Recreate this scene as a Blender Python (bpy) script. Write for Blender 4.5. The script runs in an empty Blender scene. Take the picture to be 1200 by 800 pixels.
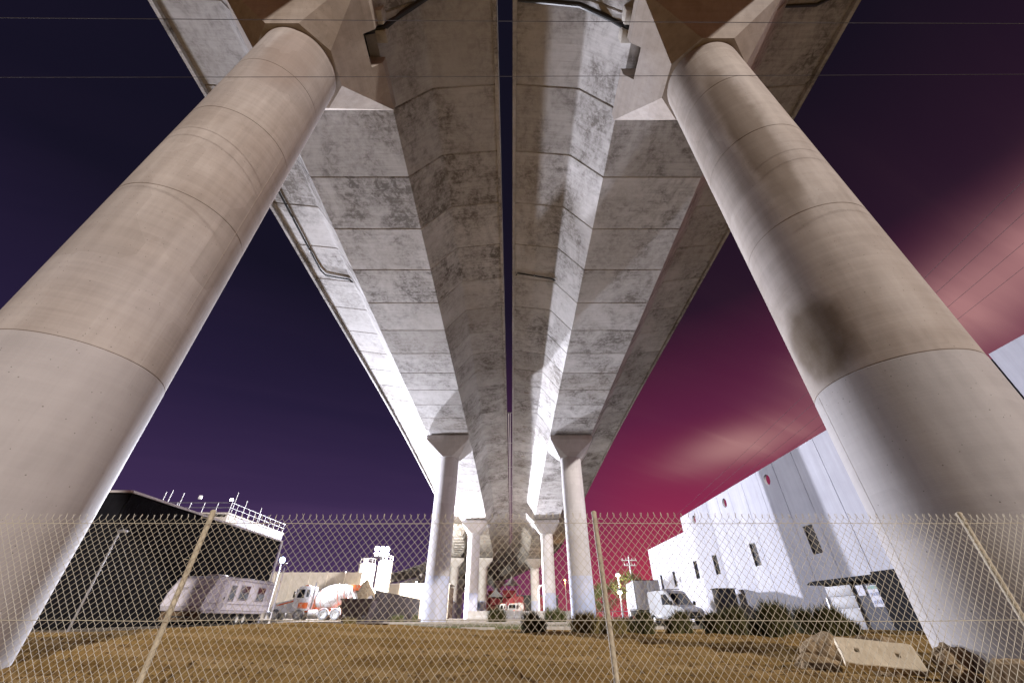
import bpy, bmesh, math, random
from math import sin, cos, pi, radians, sqrt, atan2
from mathutils import Vector, Matrix

random.seed(7)
scene = bpy.context.scene
COL = scene.collection

# ------------------------------------------------------------------ camera
cam_data = bpy.data.cameras.new('camera')
cam_data.sensor_width = 36.0
cam_data.lens = 13.86
cam_data.clip_start = 0.05
cam_data.clip_end = 6000
cam = bpy.data.objects.new('camera', cam_data)
cam.location = (0.0, 0.0, 0.5)
cam.rotation_euler = (Matrix.Rotation(radians(90 + 35.04), 3, 'X') @ Matrix.Rotation(radians(.0), 3, 'Z')).to_euler()
COL.objects.link(cam)
scene.camera = cam

# ------------------------------------------------------------------ night sky
world = bpy.data.worlds.new('World')
scene.world = world
world.use_nodes = True


class NT:
    """small helper to write node trees"""
    def __init__(self, tree):
        self.t = tree

    def n(self, typ, **kw):
        nd = self.t.nodes.new(typ)
        ins = kw.pop('ins', None)
        for k, v in kw.items():
            setattr(nd, k, v)
        if ins:
            for k, v in ins.items():
                self.set(nd, k, v)
        return nd

    def set(self, nd, k, v):
        if hasattr(v, 'is_output') or isinstance(v, bpy.types.NodeSocket):
            self.t.links.new(v, nd.inputs[k])
        elif isinstance(v, bpy.types.Node):
            self.t.links.new(v.outputs[0], nd.inputs[k])
        else:
            nd.inputs[k].default_value = v

    def math(self, op, a, b=None, c=None, clamp=False):
        nd = self.t.nodes.new('ShaderNodeMath')
        nd.operation = op
        nd.use_clamp = clamp
        for i, v in enumerate((a, b, c)):
            if v is not None:
                self.set(nd, i, v)
        return nd.outputs[0]

    def ramp(self, fac, stops, interp='LINEAR'):
        nd = self.t.nodes.new('ShaderNodeValToRGB')
        cr = nd.color_ramp
        cr.interpolation = interp
        while len(cr.elements) < len(stops):
            cr.elements.new(0.5)
        for e, (p, c) in zip(cr.elements, stops):
            e.position = p
            if not isinstance(c, (tuple, list)):
                c = (c, c, c)
            e.color = (c[0], c[1], c[2], 1)
        self.set(nd, 0, fac)
        return nd.outputs[0]

    def mix(self, fac, a, b, typ='MIX'):
        nd = self.t.nodes.new('ShaderNodeMix')
        nd.data_type = 'RGBA'
        nd.blend_type = typ
        for idx, v in ((0, fac), (6, a), (7, b)):
            if isinstance(v, (tuple, list)):
                v = (v[0], v[1], v[2], 1)
            self.set(nd, idx, v)
        return nd.outputs[2]

    def noise(self, vec, scale, detail=5, rough=0.6, dist=0.0):
        nd = self.t.nodes.new('ShaderNodeTexNoise')
        self.set(nd, 'Vector', vec)
        self.set(nd, 'Scale', scale)
        self.set(nd, 'Detail', detail)
        self.set(nd, 'Roughness', rough)
        self.set(nd, 'Distortion', dist)
        return nd.outputs[0]

    def mapping(self, vec, scale=(1, 1, 1), loc=(0, 0, 0), rot=(0, 0, 0)):
        nd = self.t.nodes.new('ShaderNodeMapping')
        self.set(nd, 'Vector', vec)
        nd.inputs['Scale'].default_value = scale
        nd.inputs['Location'].default_value = loc
        nd.inputs['Rotation'].default_value = rot
        return nd.outputs[0]


def build_world():
    t = world.node_tree
    t.nodes.clear()
    N = NT(t)
    out = N.n('ShaderNodeOutputWorld')
    bg = N.n('ShaderNodeBackground')
    t.links.new(bg.outputs[0], out.inputs[0])
    d = N.n('ShaderNodeTexCoord').outputs['Generated']
    sep = N.n('ShaderNodeSeparateXYZ', ins={0: d})
    x, y, z = sep.outputs
    hor = N.math('SQRT', N.math('ADD', N.math('MULTIPLY', x, x), N.math('MULTIPLY', y, y)))
    side = N.math('DIVIDE', x, N.math('MAXIMUM', hor, 0.02))
    # city glow: deep violet on the left, magenta to red on the right (towards the town)
    left = N.ramp(z, [(0.0, (.078, .042, .120)), (.15, (.050, .027, .088)), (.38, (.020, .013, .043)),
                      (.62, (.0080, .0065, .0175)), (1.0, (.0060, .0055, .0125))])
    right = N.ramp(z, [(0.0, (.54, .058, .080)), (.08, (.41, .036, .078)), (.20, (.250, .024, .074)),
                       (.38, (.108, .016, .052)), (.58, (.022, .0085, .021)), (.80, (.0080, .0055, .0125)), (1.0, (.0060, .0050, .0115))])
    fac = N.n('ShaderNodeMapRange', interpolation_type='SMOOTHSTEP', ins={0: side, 1: -.18, 2: .36})
    col = N.mix(fac.outputs[0], left, right)
    # wind-drawn cloud streaks
    den = N.math('ADD', z, .22)
    px = N.math('DIVIDE', x, den)
    py = N.math('DIVIDE', y, den)
    comb = N.n('ShaderNodeCombineXYZ', ins={0: px, 1: py, 2: 0.0})
    rotm = N.mapping(comb.outputs[0], rot=(0, 0, radians(-24)))
    st = N.mapping(rotm, scale=(.9, 5.0, 1))
    streak = N.noise(st, 1.3, 4, .5, .4)
    streak = N.ramp(streak, [(.36, 0), (.72, 1)], 'EASE')

    def blob(v, ax, rad, power=1.0):
        vn = Vector(v).normalized()
        a1 = Vector(ax)
        a1 = (a1 - vn * a1.dot(vn)).normalized()
        a2 = vn.cross(a1)

        def dot(w):
            nd = N.n('ShaderNodeVectorMath', operation='DOT_PRODUCT', ins={0: d})
            nd.inputs[1].default_value = w
            return nd.outputs['Value']
        u = N.math('DIVIDE', dot(a1), rad[0])
        w = N.math('DIVIDE', dot(a2), rad[1])
        r2 = N.math('ADD', N.math('MULTIPLY', u, u), N.math('MULTIPLY', w, w))
        g = N.math('EXPONENT', N.math('MULTIPLY', r2, -1.0))
        front = N.math('GREATER_THAN', dot(vn), 0.0)
        return N.math('MULTIPLY', g, front)
    c1 = blob((1.27, .77, .72), (.8, -.55, .42), (.27, .070))
    c2 = blob((.555, .965, .355), (.9, -.30, .16), (.105, .034))
    c3 = blob((.64, .96, .36), (.9, -.25, .20), (.16, .022))
    c4 = blob((-.49, 1.05, .20), (.9, .2, .02), (.22, .02))
    low = N.math('MULTIPLY', N.ramp(z, [(.02, 0), (.12, 1), (.5, .4), (.9, 0)]), .10)
    m = N.math('ADD', N.math('MULTIPLY', c1, 1.15), N.math('MULTIPLY', c2, 1.15))
    m = N.math('ADD', m, N.math('MULTIPLY', c3, .22))
    m = N.math('ADD', m, N.math('MULTIPLY', c4, .16))
    m = N.math('MULTIPLY', N.math('ADD', m, N.math('MULTIPLY', N.math('MULTIPLY', low, streak), .25)), N.math('ADD', N.math('MULTIPLY', streak, .45), .70), clamp=True)
    cloudc = N.mix(fac.outputs[0], (.16, .085, .20), (.40, .19, .195))
    col = N.mix(m, col, cloudc)
    t.links.new(col, bg.inputs[0])
    bg.inputs[1].default_value = 1.0


build_world()

# ------------------------------------------------------------------ key light from behind the camera, right
SUN_AZ = radians(28)          # light travels forwards and to the left
SUN_EL = radians(20.5)
sd = bpy.data.lights.new('sun', 'SUN')
sd.energy = 3.8
sd.angle = radians(1.2)
sd.color = (1.0, .92, .86)
sun = bpy.data.objects.new('sun', sd)
ldir = Vector((-sin(SUN_AZ) * cos(SUN_EL), cos(SUN_AZ) * cos(SUN_EL), -sin(SUN_EL)))
sun.rotation_euler = ldir.to_track_quat('-Z', 'Y').to_euler()
sun.location = (30, -50, 30)
COL.objects.link(sun)

scene.view_settings.view_transform = 'Standard'
scene.view_settings.look = 'None'
scene.view_settings.gamma = 1.0
scene.view_settings.exposure = 0.0
scene.view_settings.use_curve_mapping = False
scene.cycles.max_bounces = 4
scene.cycles.diffuse_bounces = 3
scene.cycles.sample_clamp_indirect = 6.0
scene.cycles.use_denoising = True

# ------------------------------------------------------------------ materials
MATS = {}


def principled(name):
    m = bpy.data.materials.new(name)
    m.use_nodes = True
    t = m.node_tree
    b = t.nodes['Principled BSDF']
    MATS[name] = m
    return m, NT(t), b


def bump(N, b, h, strength=.3, dist=.02):
    nd = N.n('ShaderNodeBump', ins={'Height': h, 'Strength': strength, 'Distance': dist})
    N.t.links.new(nd.outputs[0], b.inputs['Normal'])


def simple(name, col, rough=.6, metal=0.0, var=.18, scale=3.0, spec=.5, grime=None, bumps=0.0, coat=0):
    m, N, b = principled(name)
    pos = N.n('ShaderNodeNewGeometry').outputs['Position']
    n1 = N.noise(pos, scale, 6, .65)
    v = N.ramp(n1, [(.25, 1 - var), (.75, 1 + var * .5)])
    c = N.mix(1.0, col, v, 'MULTIPLY')
    if grime:
        g = N.noise(N.mapping(pos, scale=(1, 1, .25)), scale * 2.3, 6, .7)
        c = N.mix(N.ramp(g, [(.48, 0), (.75, .7)]), c, grime)
    N.t.links.new(c, b.inputs['Base Color'])
    b.inputs['Roughness'].default_value = rough
    b.inputs['Metallic'].default_value = metal
    b.inputs['Specular IOR Level'].default_value = spec
    if coat:
        b.inputs['Coat Weight'].default_value = coat
    if bumps:
        bump(N, b, N.noise(pos, scale * 12, 4, .7), bumps, .01)
    return m


def emit(name, col, strength):
    m, N, b = principled(name)
    b.inputs['Base Color'].default_value = (*[min(1, c) for c in col], 1)
    b.inputs['Emission Color'].default_value = (*col, 1)
    b.inputs['Emission Strength'].default_value = strength
    return m


def concrete_girder():
    m, N, b = principled('girder_concrete')
    pos = N.n('ShaderNodeNewGeometry').outputs['Position']
    rnd = N.n('ShaderNodeObjectInfo').outputs['Random']
    off = N.n('ShaderNodeCombineXYZ', ins={0: N.math('MULTIPLY', rnd, 40), 1: N.math('MULTIPLY', rnd, 17), 2: 0.0})
    p2 = N.n('ShaderNodeVectorMath', operation='ADD', ins={0: pos, 1: off.outputs[0]}).outputs[0]
    blot = N.noise(N.mapping(p2, scale=(1, .75, 1)), .55, 6, .70, .5)
    blot = N.ramp(blot, [(.36, 0), (.50, .6), (.62, 1)])
    fine = N.noise(p2, 3.2, 5, .75, .6)
    fine = N.ramp(fine, [(.40, 0), (.62, 1)])
    lines = N.noise(N.mapping(p2, scale=(.5, 9, 1)), 1.0, 6, .7)
    lines = N.ramp(lines, [(.42, 0), (.72, 1)])
    crack = N.n('ShaderNodeTexVoronoi', feature='DISTANCE_TO_EDGE', ins={'Vector': N.n('ShaderNodeVectorMath', operation='ADD', ins={
        0: p2, 1: N.n('ShaderNodeTexNoise', ins={'Vector': p2, 'Scale': 1.1, 'Detail': 5.0}).outputs[1]}).outputs[0], 'Scale': .75})
    vein = N.ramp(crack.outputs[0], [(.0, 1), (.05, 0)])
    mask = N.math('MULTIPLY', blot, N.math('ADD', N.math('MULTIPLY', fine, .75), .25))
    mask = N.math('ADD', mask, N.math('MULTIPLY', vein, N.math('MULTIPLY', blot, .22)))
    mask = N.math('ADD', mask, N.math('MULTIPLY', lines, .34), clamp=True)
    oy = N.math('ABSOLUTE', N.n('ShaderNodeSeparateXYZ', ins={0: N.n('ShaderNodeTexCoord').outputs['Object']}).outputs[1])
    edge = N.math('ADD', oy, N.math('MULTIPLY', N.math('SUBTRACT', N.noise(p2, 2.0, 5, .7), .5), .55))
    core = N.ramp(edge, [(1.05, 1), (1.55, .62)])
    amt = N.ramp(N.noise(N.mapping(pos, scale=(.35, .16, .3)), 1.0, 3, .6), [(.34, .40), (.62, 1.10)])
    core = N.math('MULTIPLY', core, N.math('MULTIPLY', amt, N.math('ADD', N.math('MULTIPLY', N.math('FRACT', N.math('MULTIPLY', rnd, 7.31)), .6), .6)))
    mask = N.math('MULTIPLY', mask, N.math('MULTIPLY', core, 1.25), clamp=True)
    light = N.mix(rnd, (.45, .435, .43), (.58, .565, .565))
    c = N.mix(mask, light, (.150, .136, .126))
    seam = N.math('MULTIPLY', N.ramp(oy, [(1.550, 0), (1.570, .8)]), N.ramp(N.noise(pos, 1.3, 4, .6), [(.35, .15), (.65, .9)]))
    c = N.mix(seam, c, (.46, .40, .27))
    drip = N.math('MULTIPLY', N.ramp(N.math('ADD', oy, N.math('MULTIPLY', N.noise(N.mapping(pos, scale=(4, .3, 1)), 1.0, 4, .6), .5)), [(1.62, 0), (1.85, .55)]), N.ramp(N.noise(p2, .6, 3, .5), [(.45, 0), (.6, 1)]))
    c = N.mix(drip, c, (.10, .075, .045))
    c = N.mix(N.math('MULTIPLY', N.ramp(N.noise(pos, .13, 3, .5), [(.5, 0), (.7, 1)]), .22), c, (.20, .155, .105))
    N.t.links.new(c, b.inputs['Base Color'])
    b.inputs['Roughness'].default_value = .85
    b.inputs['Specular IOR Level'].default_value = .25
    h = N.math('ADD', N.math('MULTIPLY', fine, .5), N.noise(pos, 26, 4, .7))
    bump(N, b, h, .25, .02)
    return m


def concrete_column(name, a, bb, dark_patch_at=None, streaks=.5):
    m, N, b = principled(name)
    pos = N.n('ShaderNodeNewGeometry').outputs['Position']
    rnd = N.n('ShaderNodeObjectInfo').outputs['Random']
    big = N.ramp(N.noise(N.mapping(pos, scale=(1, 1, .45)), .75, 7, .62, .3), [(.32, 0), (.68, 1)])
    vert = N.ramp(N.noise(N.mapping(pos, scale=(3.5, 3.5, .12)), 1.0, 6, .65), [(.40, 0), (.74, 1)])
    band = N.ramp(N.noise(N.mapping(pos, scale=(.25, .25, 5.5)), 1.0, 5, .7), [(.40, 0), (.70, 1)])
    fine = N.noise(pos, 14, 6, .75)
    c = N.mix(big, a, bb)
    tone = N.ramp(N.noise(pos, .22, 3, .5), [(.40, 0), (.62, 1)])
    c = N.mix(N.math('MULTIPLY', tone, .45), c, (a[2] * 1.05, a[2] * 1.0, a[2] * 1.02))
    c = N.mix(N.math('MULTIPLY', vert, streaks * .5), c, tuple(k * .50 for k in bb))
    c = N.mix(N.math('MULTIPLY', band, streaks * .32), c, tuple(min(1, k * 1.30) for k in a))
    c = N.mix(N.ramp(fine, [(.62, 0), (.80, .35)]), c, tuple(k * .4 for k in bb))
    cell = N.n('ShaderNodeTexVoronoi', distance='CHEBYCHEV', ins={'Vector': N.mapping(pos, scale=(.9, .9, .55)), 'Scale': .9})
    cs = N.n('ShaderNodeSeparateColor', ins={0: cell.outputs['Color']})
    c = N.mix(N.math('MULTIPLY', N.ramp(cs.outputs[0], [(.45, 0), (.9, 1)]), .22), c, tuple(k * .62 for k in bb))
    pit = N.n('ShaderNodeTexVoronoi', ins={'Vector': pos, 'Scale': 13.0})
    psel = N.n('ShaderNodeSeparateColor', ins={0: pit.outputs['Color']})
    c = N.mix(N.math('MULTIPLY', N.ramp(pit.outputs['Distance'], [(.05, 1), (.11, 0)]), N.math('GREATER_THAN', psel.outputs[1], .72)), c, tuple(k * .25 for k in bb))
    speck = N.n('ShaderNodeTexVoronoi', ins={'Vector': pos, 'Scale': 5.5})
    c = N.mix(N.ramp(speck.outputs['Distance'], [(.035, .75), (.06, 0)]), c, (.05, .04, .03))
    c = N.mix(N.math('MULTIPLY', rnd, .18), c, (.24, .19, .16))
    if dark_patch_at:
        for (ctr, sx, sz, strength, sc) in dark_patch_at:
            dv = N.n('ShaderNodeVectorMath', operation='SUBTRACT', ins={0: pos})
            dv.inputs[1].default_value = ctr
            wob = N.n('ShaderNodeTexNoise', ins={'Vector': pos, 'Scale': 2.2, 'Detail': 5.0})
            w2 = N.n('ShaderNodeVectorMath', operation='SCALE', ins={0: wob.outputs[1], 'Scale': .35}).outputs[0]
            dv2 = N.n('ShaderNodeVectorMath', operation='ADD', ins={0: dv.outputs[0], 1: w2}).outputs[0]
            ln = N.n('ShaderNodeVectorMath', operation='LENGTH', ins={0: N.mapping(dv2, scale=(1 / sx, 1 / sx, 1 / sz), loc=(-.17 / sx, -.17 / sx, -.17 / sz))})
            g = N.ramp(ln.outputs['Value'], [(.55, 1), (1.0, 0)], 'EASE')
            g = N.math('MULTIPLY', g, N.math('MULTIPLY', N.math('ADD', N.math('MULTIPLY', big, -.6), 1.0), strength))
            c = N.mix(g, c, sc)
    N.t.links.new(c, b.inputs['Base Color'])
    b.inputs['Roughness'].default_value = .75
    b.inputs['Specular IOR Level'].default_value = .3
    bump(N, b, N.math('ADD', fine, N.math('MULTIPLY', band, .4)), .28, .01)
    return m


concrete_girder()
concrete_column('column_concrete', (.43, .39, .355), (.255, .215, .182),
                [((5.62, 6.0, 4.72), .80, 1.05, 1.25, (.075, .045, .018)),  # brown stain just above the paint line
                 ((6.1, 5.2, 11.0), .5, 4.6, .8, (.12, .085, .055)),  # tall dark brown band up the face of the right pier
                 ((-6.6, 4.7, 14.5), .9, 2.6, .5, (.16, .10, .065))], .7)  # broad brown patch near the top of the left pier
concrete_column('column_paint', (.41, .39, .385), (.30, .285, .28), None, .5)
concrete_column('cap_concrete', (.43, .375, .325), (.28, .23, .185), None, .8)
concrete_column('lit_far_concrete', (.62, .61, .61), (.52, .505, .50), None, .45)  # paler copy of the column concrete, making up for weak light on far piers
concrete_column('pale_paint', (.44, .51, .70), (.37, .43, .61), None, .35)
simple('dark_gap', (.012, .011, .010), .9)
simple('black_pipe', (.012, .012, .013), .45)
simple('galvanised', (.32, .32, .33), .45, .6, .2, 6)
simple('fence_wire', (.45, .41, .32), .7, 0, .25, 9, spec=.15)
simple('fence_post', (.46, .40, .29), .7, .0, .35, 14, grime=(.12, .08, .05), bumps=.4)
simple('shed_cladding', (.010, .010, .0125), .9, .0, .35, 1.2, spec=.08)
simple('shed_trim', (.55, .52, .52), .5)
m, N, b = principled('white_panel')
pos = N.n('ShaderNodeNewGeometry').outputs['Position']
rn = N.n('ShaderNodeObjectInfo').outputs['Random']
st = N.ramp(N.noise(N.mapping(pos, scale=(2.2, 2.2, .10)), 1.0, 6, .7), [(.38, 0), (.72, 1)])
bl = N.ramp(N.noise(pos, .5, 5, .65), [(.35, 0), (.7, 1)])
c = N.mix(bl, (.43, .43, .475), (.36, .36, .40))
c = N.mix(N.math('MULTIPLY', st, .45), c, (.24, .235, .265))
c = N.mix(N.math('MULTIPLY', rn, .22), c, (.25, .25, .30))
N.t.links.new(c, b.inputs['Base Color'])
b.inputs['Roughness'].default_value = .75
b.inputs['Specular IOR Level'].default_value = .2
simple('white_paint', (.80, .80, .80), .35, 0, .06, 3, coat=.3)
simple('orange_paint', (.80, .16, .03), .4, 0, .1, 3, coat=.3)
simple('drum_white', (.82, .82, .80), .4, 0, .08, 2)
simple('rubber', (.030, .030, .032), .8, 0, .3, 8)
simple('pale_rubber', (.22, .22, .22), .85, 0, .3, 8)  # paler tyre tone for the mixer trucks
simple('rim_metal', (.60, .60, .58), .5, .2, .2, 8)
simple('chassis_dark', (.05, .048, .045), .7, .1, .3, 6)
simple('dark_glass', (.012, .013, .016), .08, 0, .1, 2, spec=.8)
simple('caravan_body', (.62, .59, .66), .5, 0, .08, 2, spec=.3, grime=(.19, .17, .20))
simple('caravan_trim', (.32, .30, .34), .5, 0, .15, 5)
simple('tan_wall', (.50, .46, .40), .85, 0, .2, .8, grime=(.28, .25, .21))
simple('cream_wall', (.42, .38, .33), .8, 0, .12, .8)
simple('silo_paint', (.72, .70, .66), .55, .1, .12, 1.5, grime=(.50, .46, .40))
simple('dark_panel', (.055, .050, .055), .6, .2, .35, 2.0)
simple('skip_steel', (.17, .14, .145), .7, .2, .4, 2.5, grime=(.16, .09, .06))
simple('rock', (.34, .25, .15), .95, 0, .5, 3.5, grime=(.12, .08, .045), bumps=.8, spec=.05)
simple('slab_concrete', (.66, .58, .44), .9, 0, .22, 5, grime=(.42, .33, .21), bumps=.5, spec=.05)
simple('clod', (.19, .12, .05), .95, 0, .5, 6, bumps=.5, spec=.05)
simple('straw', (.40, .29, .12), .9, 0, .4, 5, spec=.05)
simple('kerb_concrete', (.46, .43, .39), .9, 0, .2, 3, grime=(.22, .19, .15), bumps=.3, spec=.05)
simple('timber', (.15, .10, .06), .85, 0, .35, 6, bumps=.4, spec=.05)
simple('red_paint', (.35, .05, .06), .7, 0, .2, 2)
simple('tent_white', (.75, .78, .82), .6, 0, .06, 2)
simple('cable', (.05, .05, .055), .7)
simple('cable_pale', (.07, .065, .07), .8, spec=.1)
simple('black_metal', (.018, .018, .02), .45, .2)
simple('grey_panel', (.26, .26, .28), .6, 0, .15, 2)
simple('poster_white', (.30, .30, .36), .6, 0, .05)
simple('poster_blue', (.10, .12, .22), .6, 0, .1)
simple('poster_green', (.03, .13, .10), .6, 0, .1)
simple('door_grey', (.05, .05, .06), .7, .0, .1, spec=.15)
simple('bark', (.10, .07, .045), .9, 0, .4, 6, bumps=.6)
simple('roof_dark', (.07, .07, .075), .8)
emit('lamp_white', (.92, .96, 1.0), 160.0)
emit('lamp_blue', (.55, .72, 1.0), 25.0)
emit('lamp_warm', (1.0, .80, .5), 40.0)
emit('lamp_orange', (1.0, .42, .10), 22.0)
emit('tail_red', (1.0, .05, .02), 1.2)


def leaf_mat(name, a, bb):
    m, N, b = principled(name)
    pos = N.n('ShaderNodeNewGeometry').outputs['Position']
    n1 = N.ramp(N.noise(pos, 2.3, 5, .7), [(.3, 0), (.7, 1)])
    n2 = N.ramp(N.noise(pos, 19, 3, .7), [(.4, 0), (.75, 1)])
    c = N.mix(n1, a, bb)
    c = N.mix(N.math('MULTIPLY', n2, .45), c, (.20, .155, .05))
    N.t.links.new(c, b.inputs['Base Color'])
    b.inputs['Roughness'].default_value = .7
    b.inputs['Specular IOR Level'].default_value = .2
    return m


leaf_mat('shrub_leaf', (.030, .034, .011), (.065, .062, .020))
leaf_mat('dry_leaf', (.16, .13, .045), (.24, .18, .07))
leaf_mat('tree_leaf', (.045, .075, .020), (.09, .13, .03))
leaf_mat('verge_leaf', (.08, .11, .035), (.17, .17, .07))


def ground_mat():
    m, N, b = principled('dirt')
    pos = N.n('ShaderNodeNewGeometry').outputs['Position']
    sep = N.n('ShaderNodeSeparateXYZ', ins={0: pos})
    big = N.ramp(N.noise(pos, .28, 6, .6, .5), [(.35, 0), (.65, 1)])
    mid = N.ramp(N.noise(N.mapping(pos, scale=(.6, 1.6, 1)), 1.5, 7, .7, .6), [(.35, 0), (.66, 1)])
    fine = N.noise(pos, 16, 8, .8)
    c = N.mix(big, (.430, .272, .098), (.250, .150, .050))
    c = N.mix(N.math('MULTIPLY', mid, .60), c, (.085, .052, .018))
    c = N.mix(N.ramp(fine, [(.42, 0), (.70, .65)]), c, (.36, .235, .095))
    # worn wheel tracks crossing the pad
    tr = N.n('ShaderNodeTexWave', wave_type='BANDS', bands_direction='DIAGONAL', ins={'Vector': N.mapping(pos, scale=(.10, .34, 1), rot=(0, 0, .35)), 'Scale': 1.0, 'Distortion': 3.0, 'Detail': 4.0})
    c = N.mix(N.ramp(tr.outputs[1], [(.62, 0), (.85, .5)]), c, (.40, .27, .125))
    # beyond the pad: grey gravel yard
    far = N.math('ADD', sep.outputs[1], N.math('MULTIPLY', N.math('SUBTRACT', N.noise(pos, .5, 5, .6), .5), 6.0))
    fm = N.n('ShaderNodeMapRange', interpolation_type='SMOOTHSTEP', ins={0: far, 1: 25.0, 2: 29.0}).outputs[0]
    gravel = N.mix(N.ramp(N.noise(pos, 3.5, 8, .8), [(.35, 0), (.7, 1)]), (.27, .235, .195), (.15, .128, .10))
    c = N.mix(fm, c, gravel)
    N.t.links.new(c, b.inputs['Base Color'])
    b.inputs['Roughness'].default_value = .95
    b.inputs['Specular IOR Level'].default_value = 0.0
    h = N.math('ADD', fine, N.math('MULTIPLY', mid, 1.3))
    bump(N, b, h, .75, .05)


ground_mat()

# ------------------------------------------------------------------ mesh helpers


class MB:
    def __init__(self):
        self.v = []
        self.f = []

    def add(self, vs, fs):
        o = len(self.v)
        self.v += [tuple(p) for p in vs]
        self.f += [tuple(i + o for i in f) for f in fs]
        return self

    def box(self, x0, x1, y0, y1, z0, z1, c=0.0):
        if c <= 0:
            vs = [(x, y, z) for x in (x0, x1) for y in (y0, y1) for z in (z0, z1)]
            fs = [(0, 1, 3, 2), (4, 6, 7, 5), (0, 4, 5, 1), (2, 3, 7, 6), (0, 2, 6, 4), (1, 5, 7, 3)]
            return self.add(vs, fs)
        bm = bmesh.new()
        bmesh.ops.create_cube(bm, size=1)
        for v in bm.verts:
            v.co = Vector(((x0 + x1) / 2 + v.co.x * (x1 - x0), (y0 + y1) / 2 + v.co.y * (y1 - y0), (z0 + z1) / 2 + v.co.z * (z1 - z0)))
        bmesh.ops.bevel(bm, geom=bm.edges[:], offset=c, segments=2, affect='EDGES', profile=.5)
        bm.verts.index_update()
        self.add([v.co[:] for v in bm.verts], [[v.index for v in f.verts] for f in bm.faces])
        bm.free()
        return self

    def prism(self, poly, axis, a, b):
        """extrude a 2d polygon along an axis; poly in the other two axes in xyz order"""
        n = len(poly)

        def P(p, t):
            if axis == 'x':
                return (t, p[0], p[1])
            if axis == 'y':
                return (p[0], t, p[1])
            return (p[0], p[1], t)
        vs = [P(p, a) for p in poly] + [P(p, b) for p in poly]
        fs = [(i, (i + 1) % n, (i + 1) % n + n, i + n) for i in range(n)]
        fs += [tuple(range(n))[::-1], tuple(range(n, 2 * n))]
        return self.add(vs, fs)

    def lathe(self, prof, n=24, mat=None, caps=True):
        """prof: (r, z) list, revolve about z, transform by mat"""
        mat = mat or Matrix.Identity(4)
        vs, fs = [], []
        k = len(prof)
        for i in range(n):
            a = 2 * pi * i / n
            for (r, z) in prof:
                vs.append(mat @ Vector((r * cos(a), r * sin(a), z)))
        for i in range(n):
            j = (i + 1) % n
            for q in range(k - 1):
                fs.append((i * k + q, j * k + q, j * k + q + 1, i * k + q + 1))
        if caps:
            if prof[0][0] > 1e-5:
                fs.append(tuple(i * k for i in range(n))[::-1])
            if prof[-1][0] > 1e-5:
                fs.append(tuple(i * k + k - 1 for i in range(n)))
        return self.add(vs, fs)

    def tube(self, pts, r, n=8, caps=True, closed=False):
        pts = [Vector(p) for p in pts]
        vs, fs = [], []
        m = len(pts)
        up = Vector((0, 0, 1))
        for i, p in enumerate(pts):
            if closed:
                t = pts[(i + 1) % m] - pts[i - 1]
            else:
                t = pts[min(i + 1, m - 1)] - pts[max(i - 1, 0)]
            t.normalize()
            ref = up if abs(t.z) < .95 else Vector((1, 0, 0))
            a = t.cross(ref).normalized()
            b = t.cross(a).normalized()
            rr = r[i] if isinstance(r, (list, tuple)) else r
            for k in range(n):
                q = 2 * pi * k / n
                vs.append(p + a * (cos(q) * rr) + b * (sin(q) * rr))
        for i in range(m if closed else m - 1):
            j = (i + 1) % m
            for k in range(n):
                l = (k + 1) % n
                fs.append((i * n + k, i * n + l, j * n + l, j * n + k))
        if caps and not closed:
            fs.append(tuple(range(n))[::-1])
            fs.append(tuple(range((m - 1) * n, m * n)))
        return self.add(vs, fs)

    def mesh(self, name, mat):
        me = bpy.data.meshes.new(name)
        me.from_pydata(self.v, [], self.f)
        me.materials.append(MATS[mat])
        bm = bmesh.new()
        bm.from_mesh(me)
        bmesh.ops.recalc_face_normals(bm, faces=bm.faces)
        bm.to_mesh(me)
        bm.free()
        me.polygons.foreach_set('use_smooth', [True] * len(me.polygons))
        me.set_sharp_from_angle(angle=radians(32))
        return me

    def build(self, name, mat, parent=None, loc=None, rz=0.0):
        return link(name, self.mesh(name, mat), parent, loc, rz)


def fastmesh(name, vs, fs, mat, smooth=False):
    me = bpy.data.meshes.new(name)
    me.from_pydata(vs, [], fs)
    me.materials.append(MATS[mat])
    if smooth:
        me.polygons.foreach_set('use_smooth', [True] * len(me.polygons))
    return me


def link(name, me, parent=None, loc=None, rz=0.0):
    o = bpy.data.objects.new(name, me)
    COL.objects.link(o)
    if parent is not None:
        o.parent = parent
    if loc is not None:
        o.location = loc
    if rz:
        o.rotation_euler = (0, 0, rz)
    return o


def tag(o, label=None, cat=None, group=None, kind=None):
    if label:
        o['label'] = label
    if cat:
        o['category'] = cat
    if group:
        o['group'] = group
    if kind:
        o['kind'] = kind
    return o


def thing(name, label, cat, loc=(0, 0, 0), rz=0.0, group=None):
    return tag(link(name, None, None, loc, rz), label, cat, group)


def copy_tree(o, parent=None):
    c = o.copy()
    COL.objects.link(c)
    c.parent = parent
    for ch in [k for k in o.children]:
        copy_tree(ch, c)
    return c


def rotm(axis, a, loc=(0, 0, 0)):
    return Matrix.Translation(loc) @ Matrix.Rotation(a, 4, axis)


def sstep(a, b, x):
    t = max(0.0, min(1.0, (x - a) / (b - a)))
    return t * t * (3 - 2 * t)


def vnoise(x, y, s=0):
    """cheap smooth value noise"""
    xi, yi = math.floor(x), math.floor(y)
    fx, fy = x - xi, y - yi

    def h(i, j):
        q = math.sin(i * 127.1 + j * 311.7 + s * 74.7) * 43758.5453
        return q - math.floor(q)
    ux, uy = fx * fx * (3 - 2 * fx), fy * fy * (3 - 2 * fy)
    return (h(xi, yi) * (1 - ux) + h(xi + 1, yi) * ux) * (1 - uy) + (h(xi, yi + 1) * (1 - ux) + h(xi + 1, yi + 1) * ux) * uy - .5


# ------------------------------------------------------------------ ground


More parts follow.
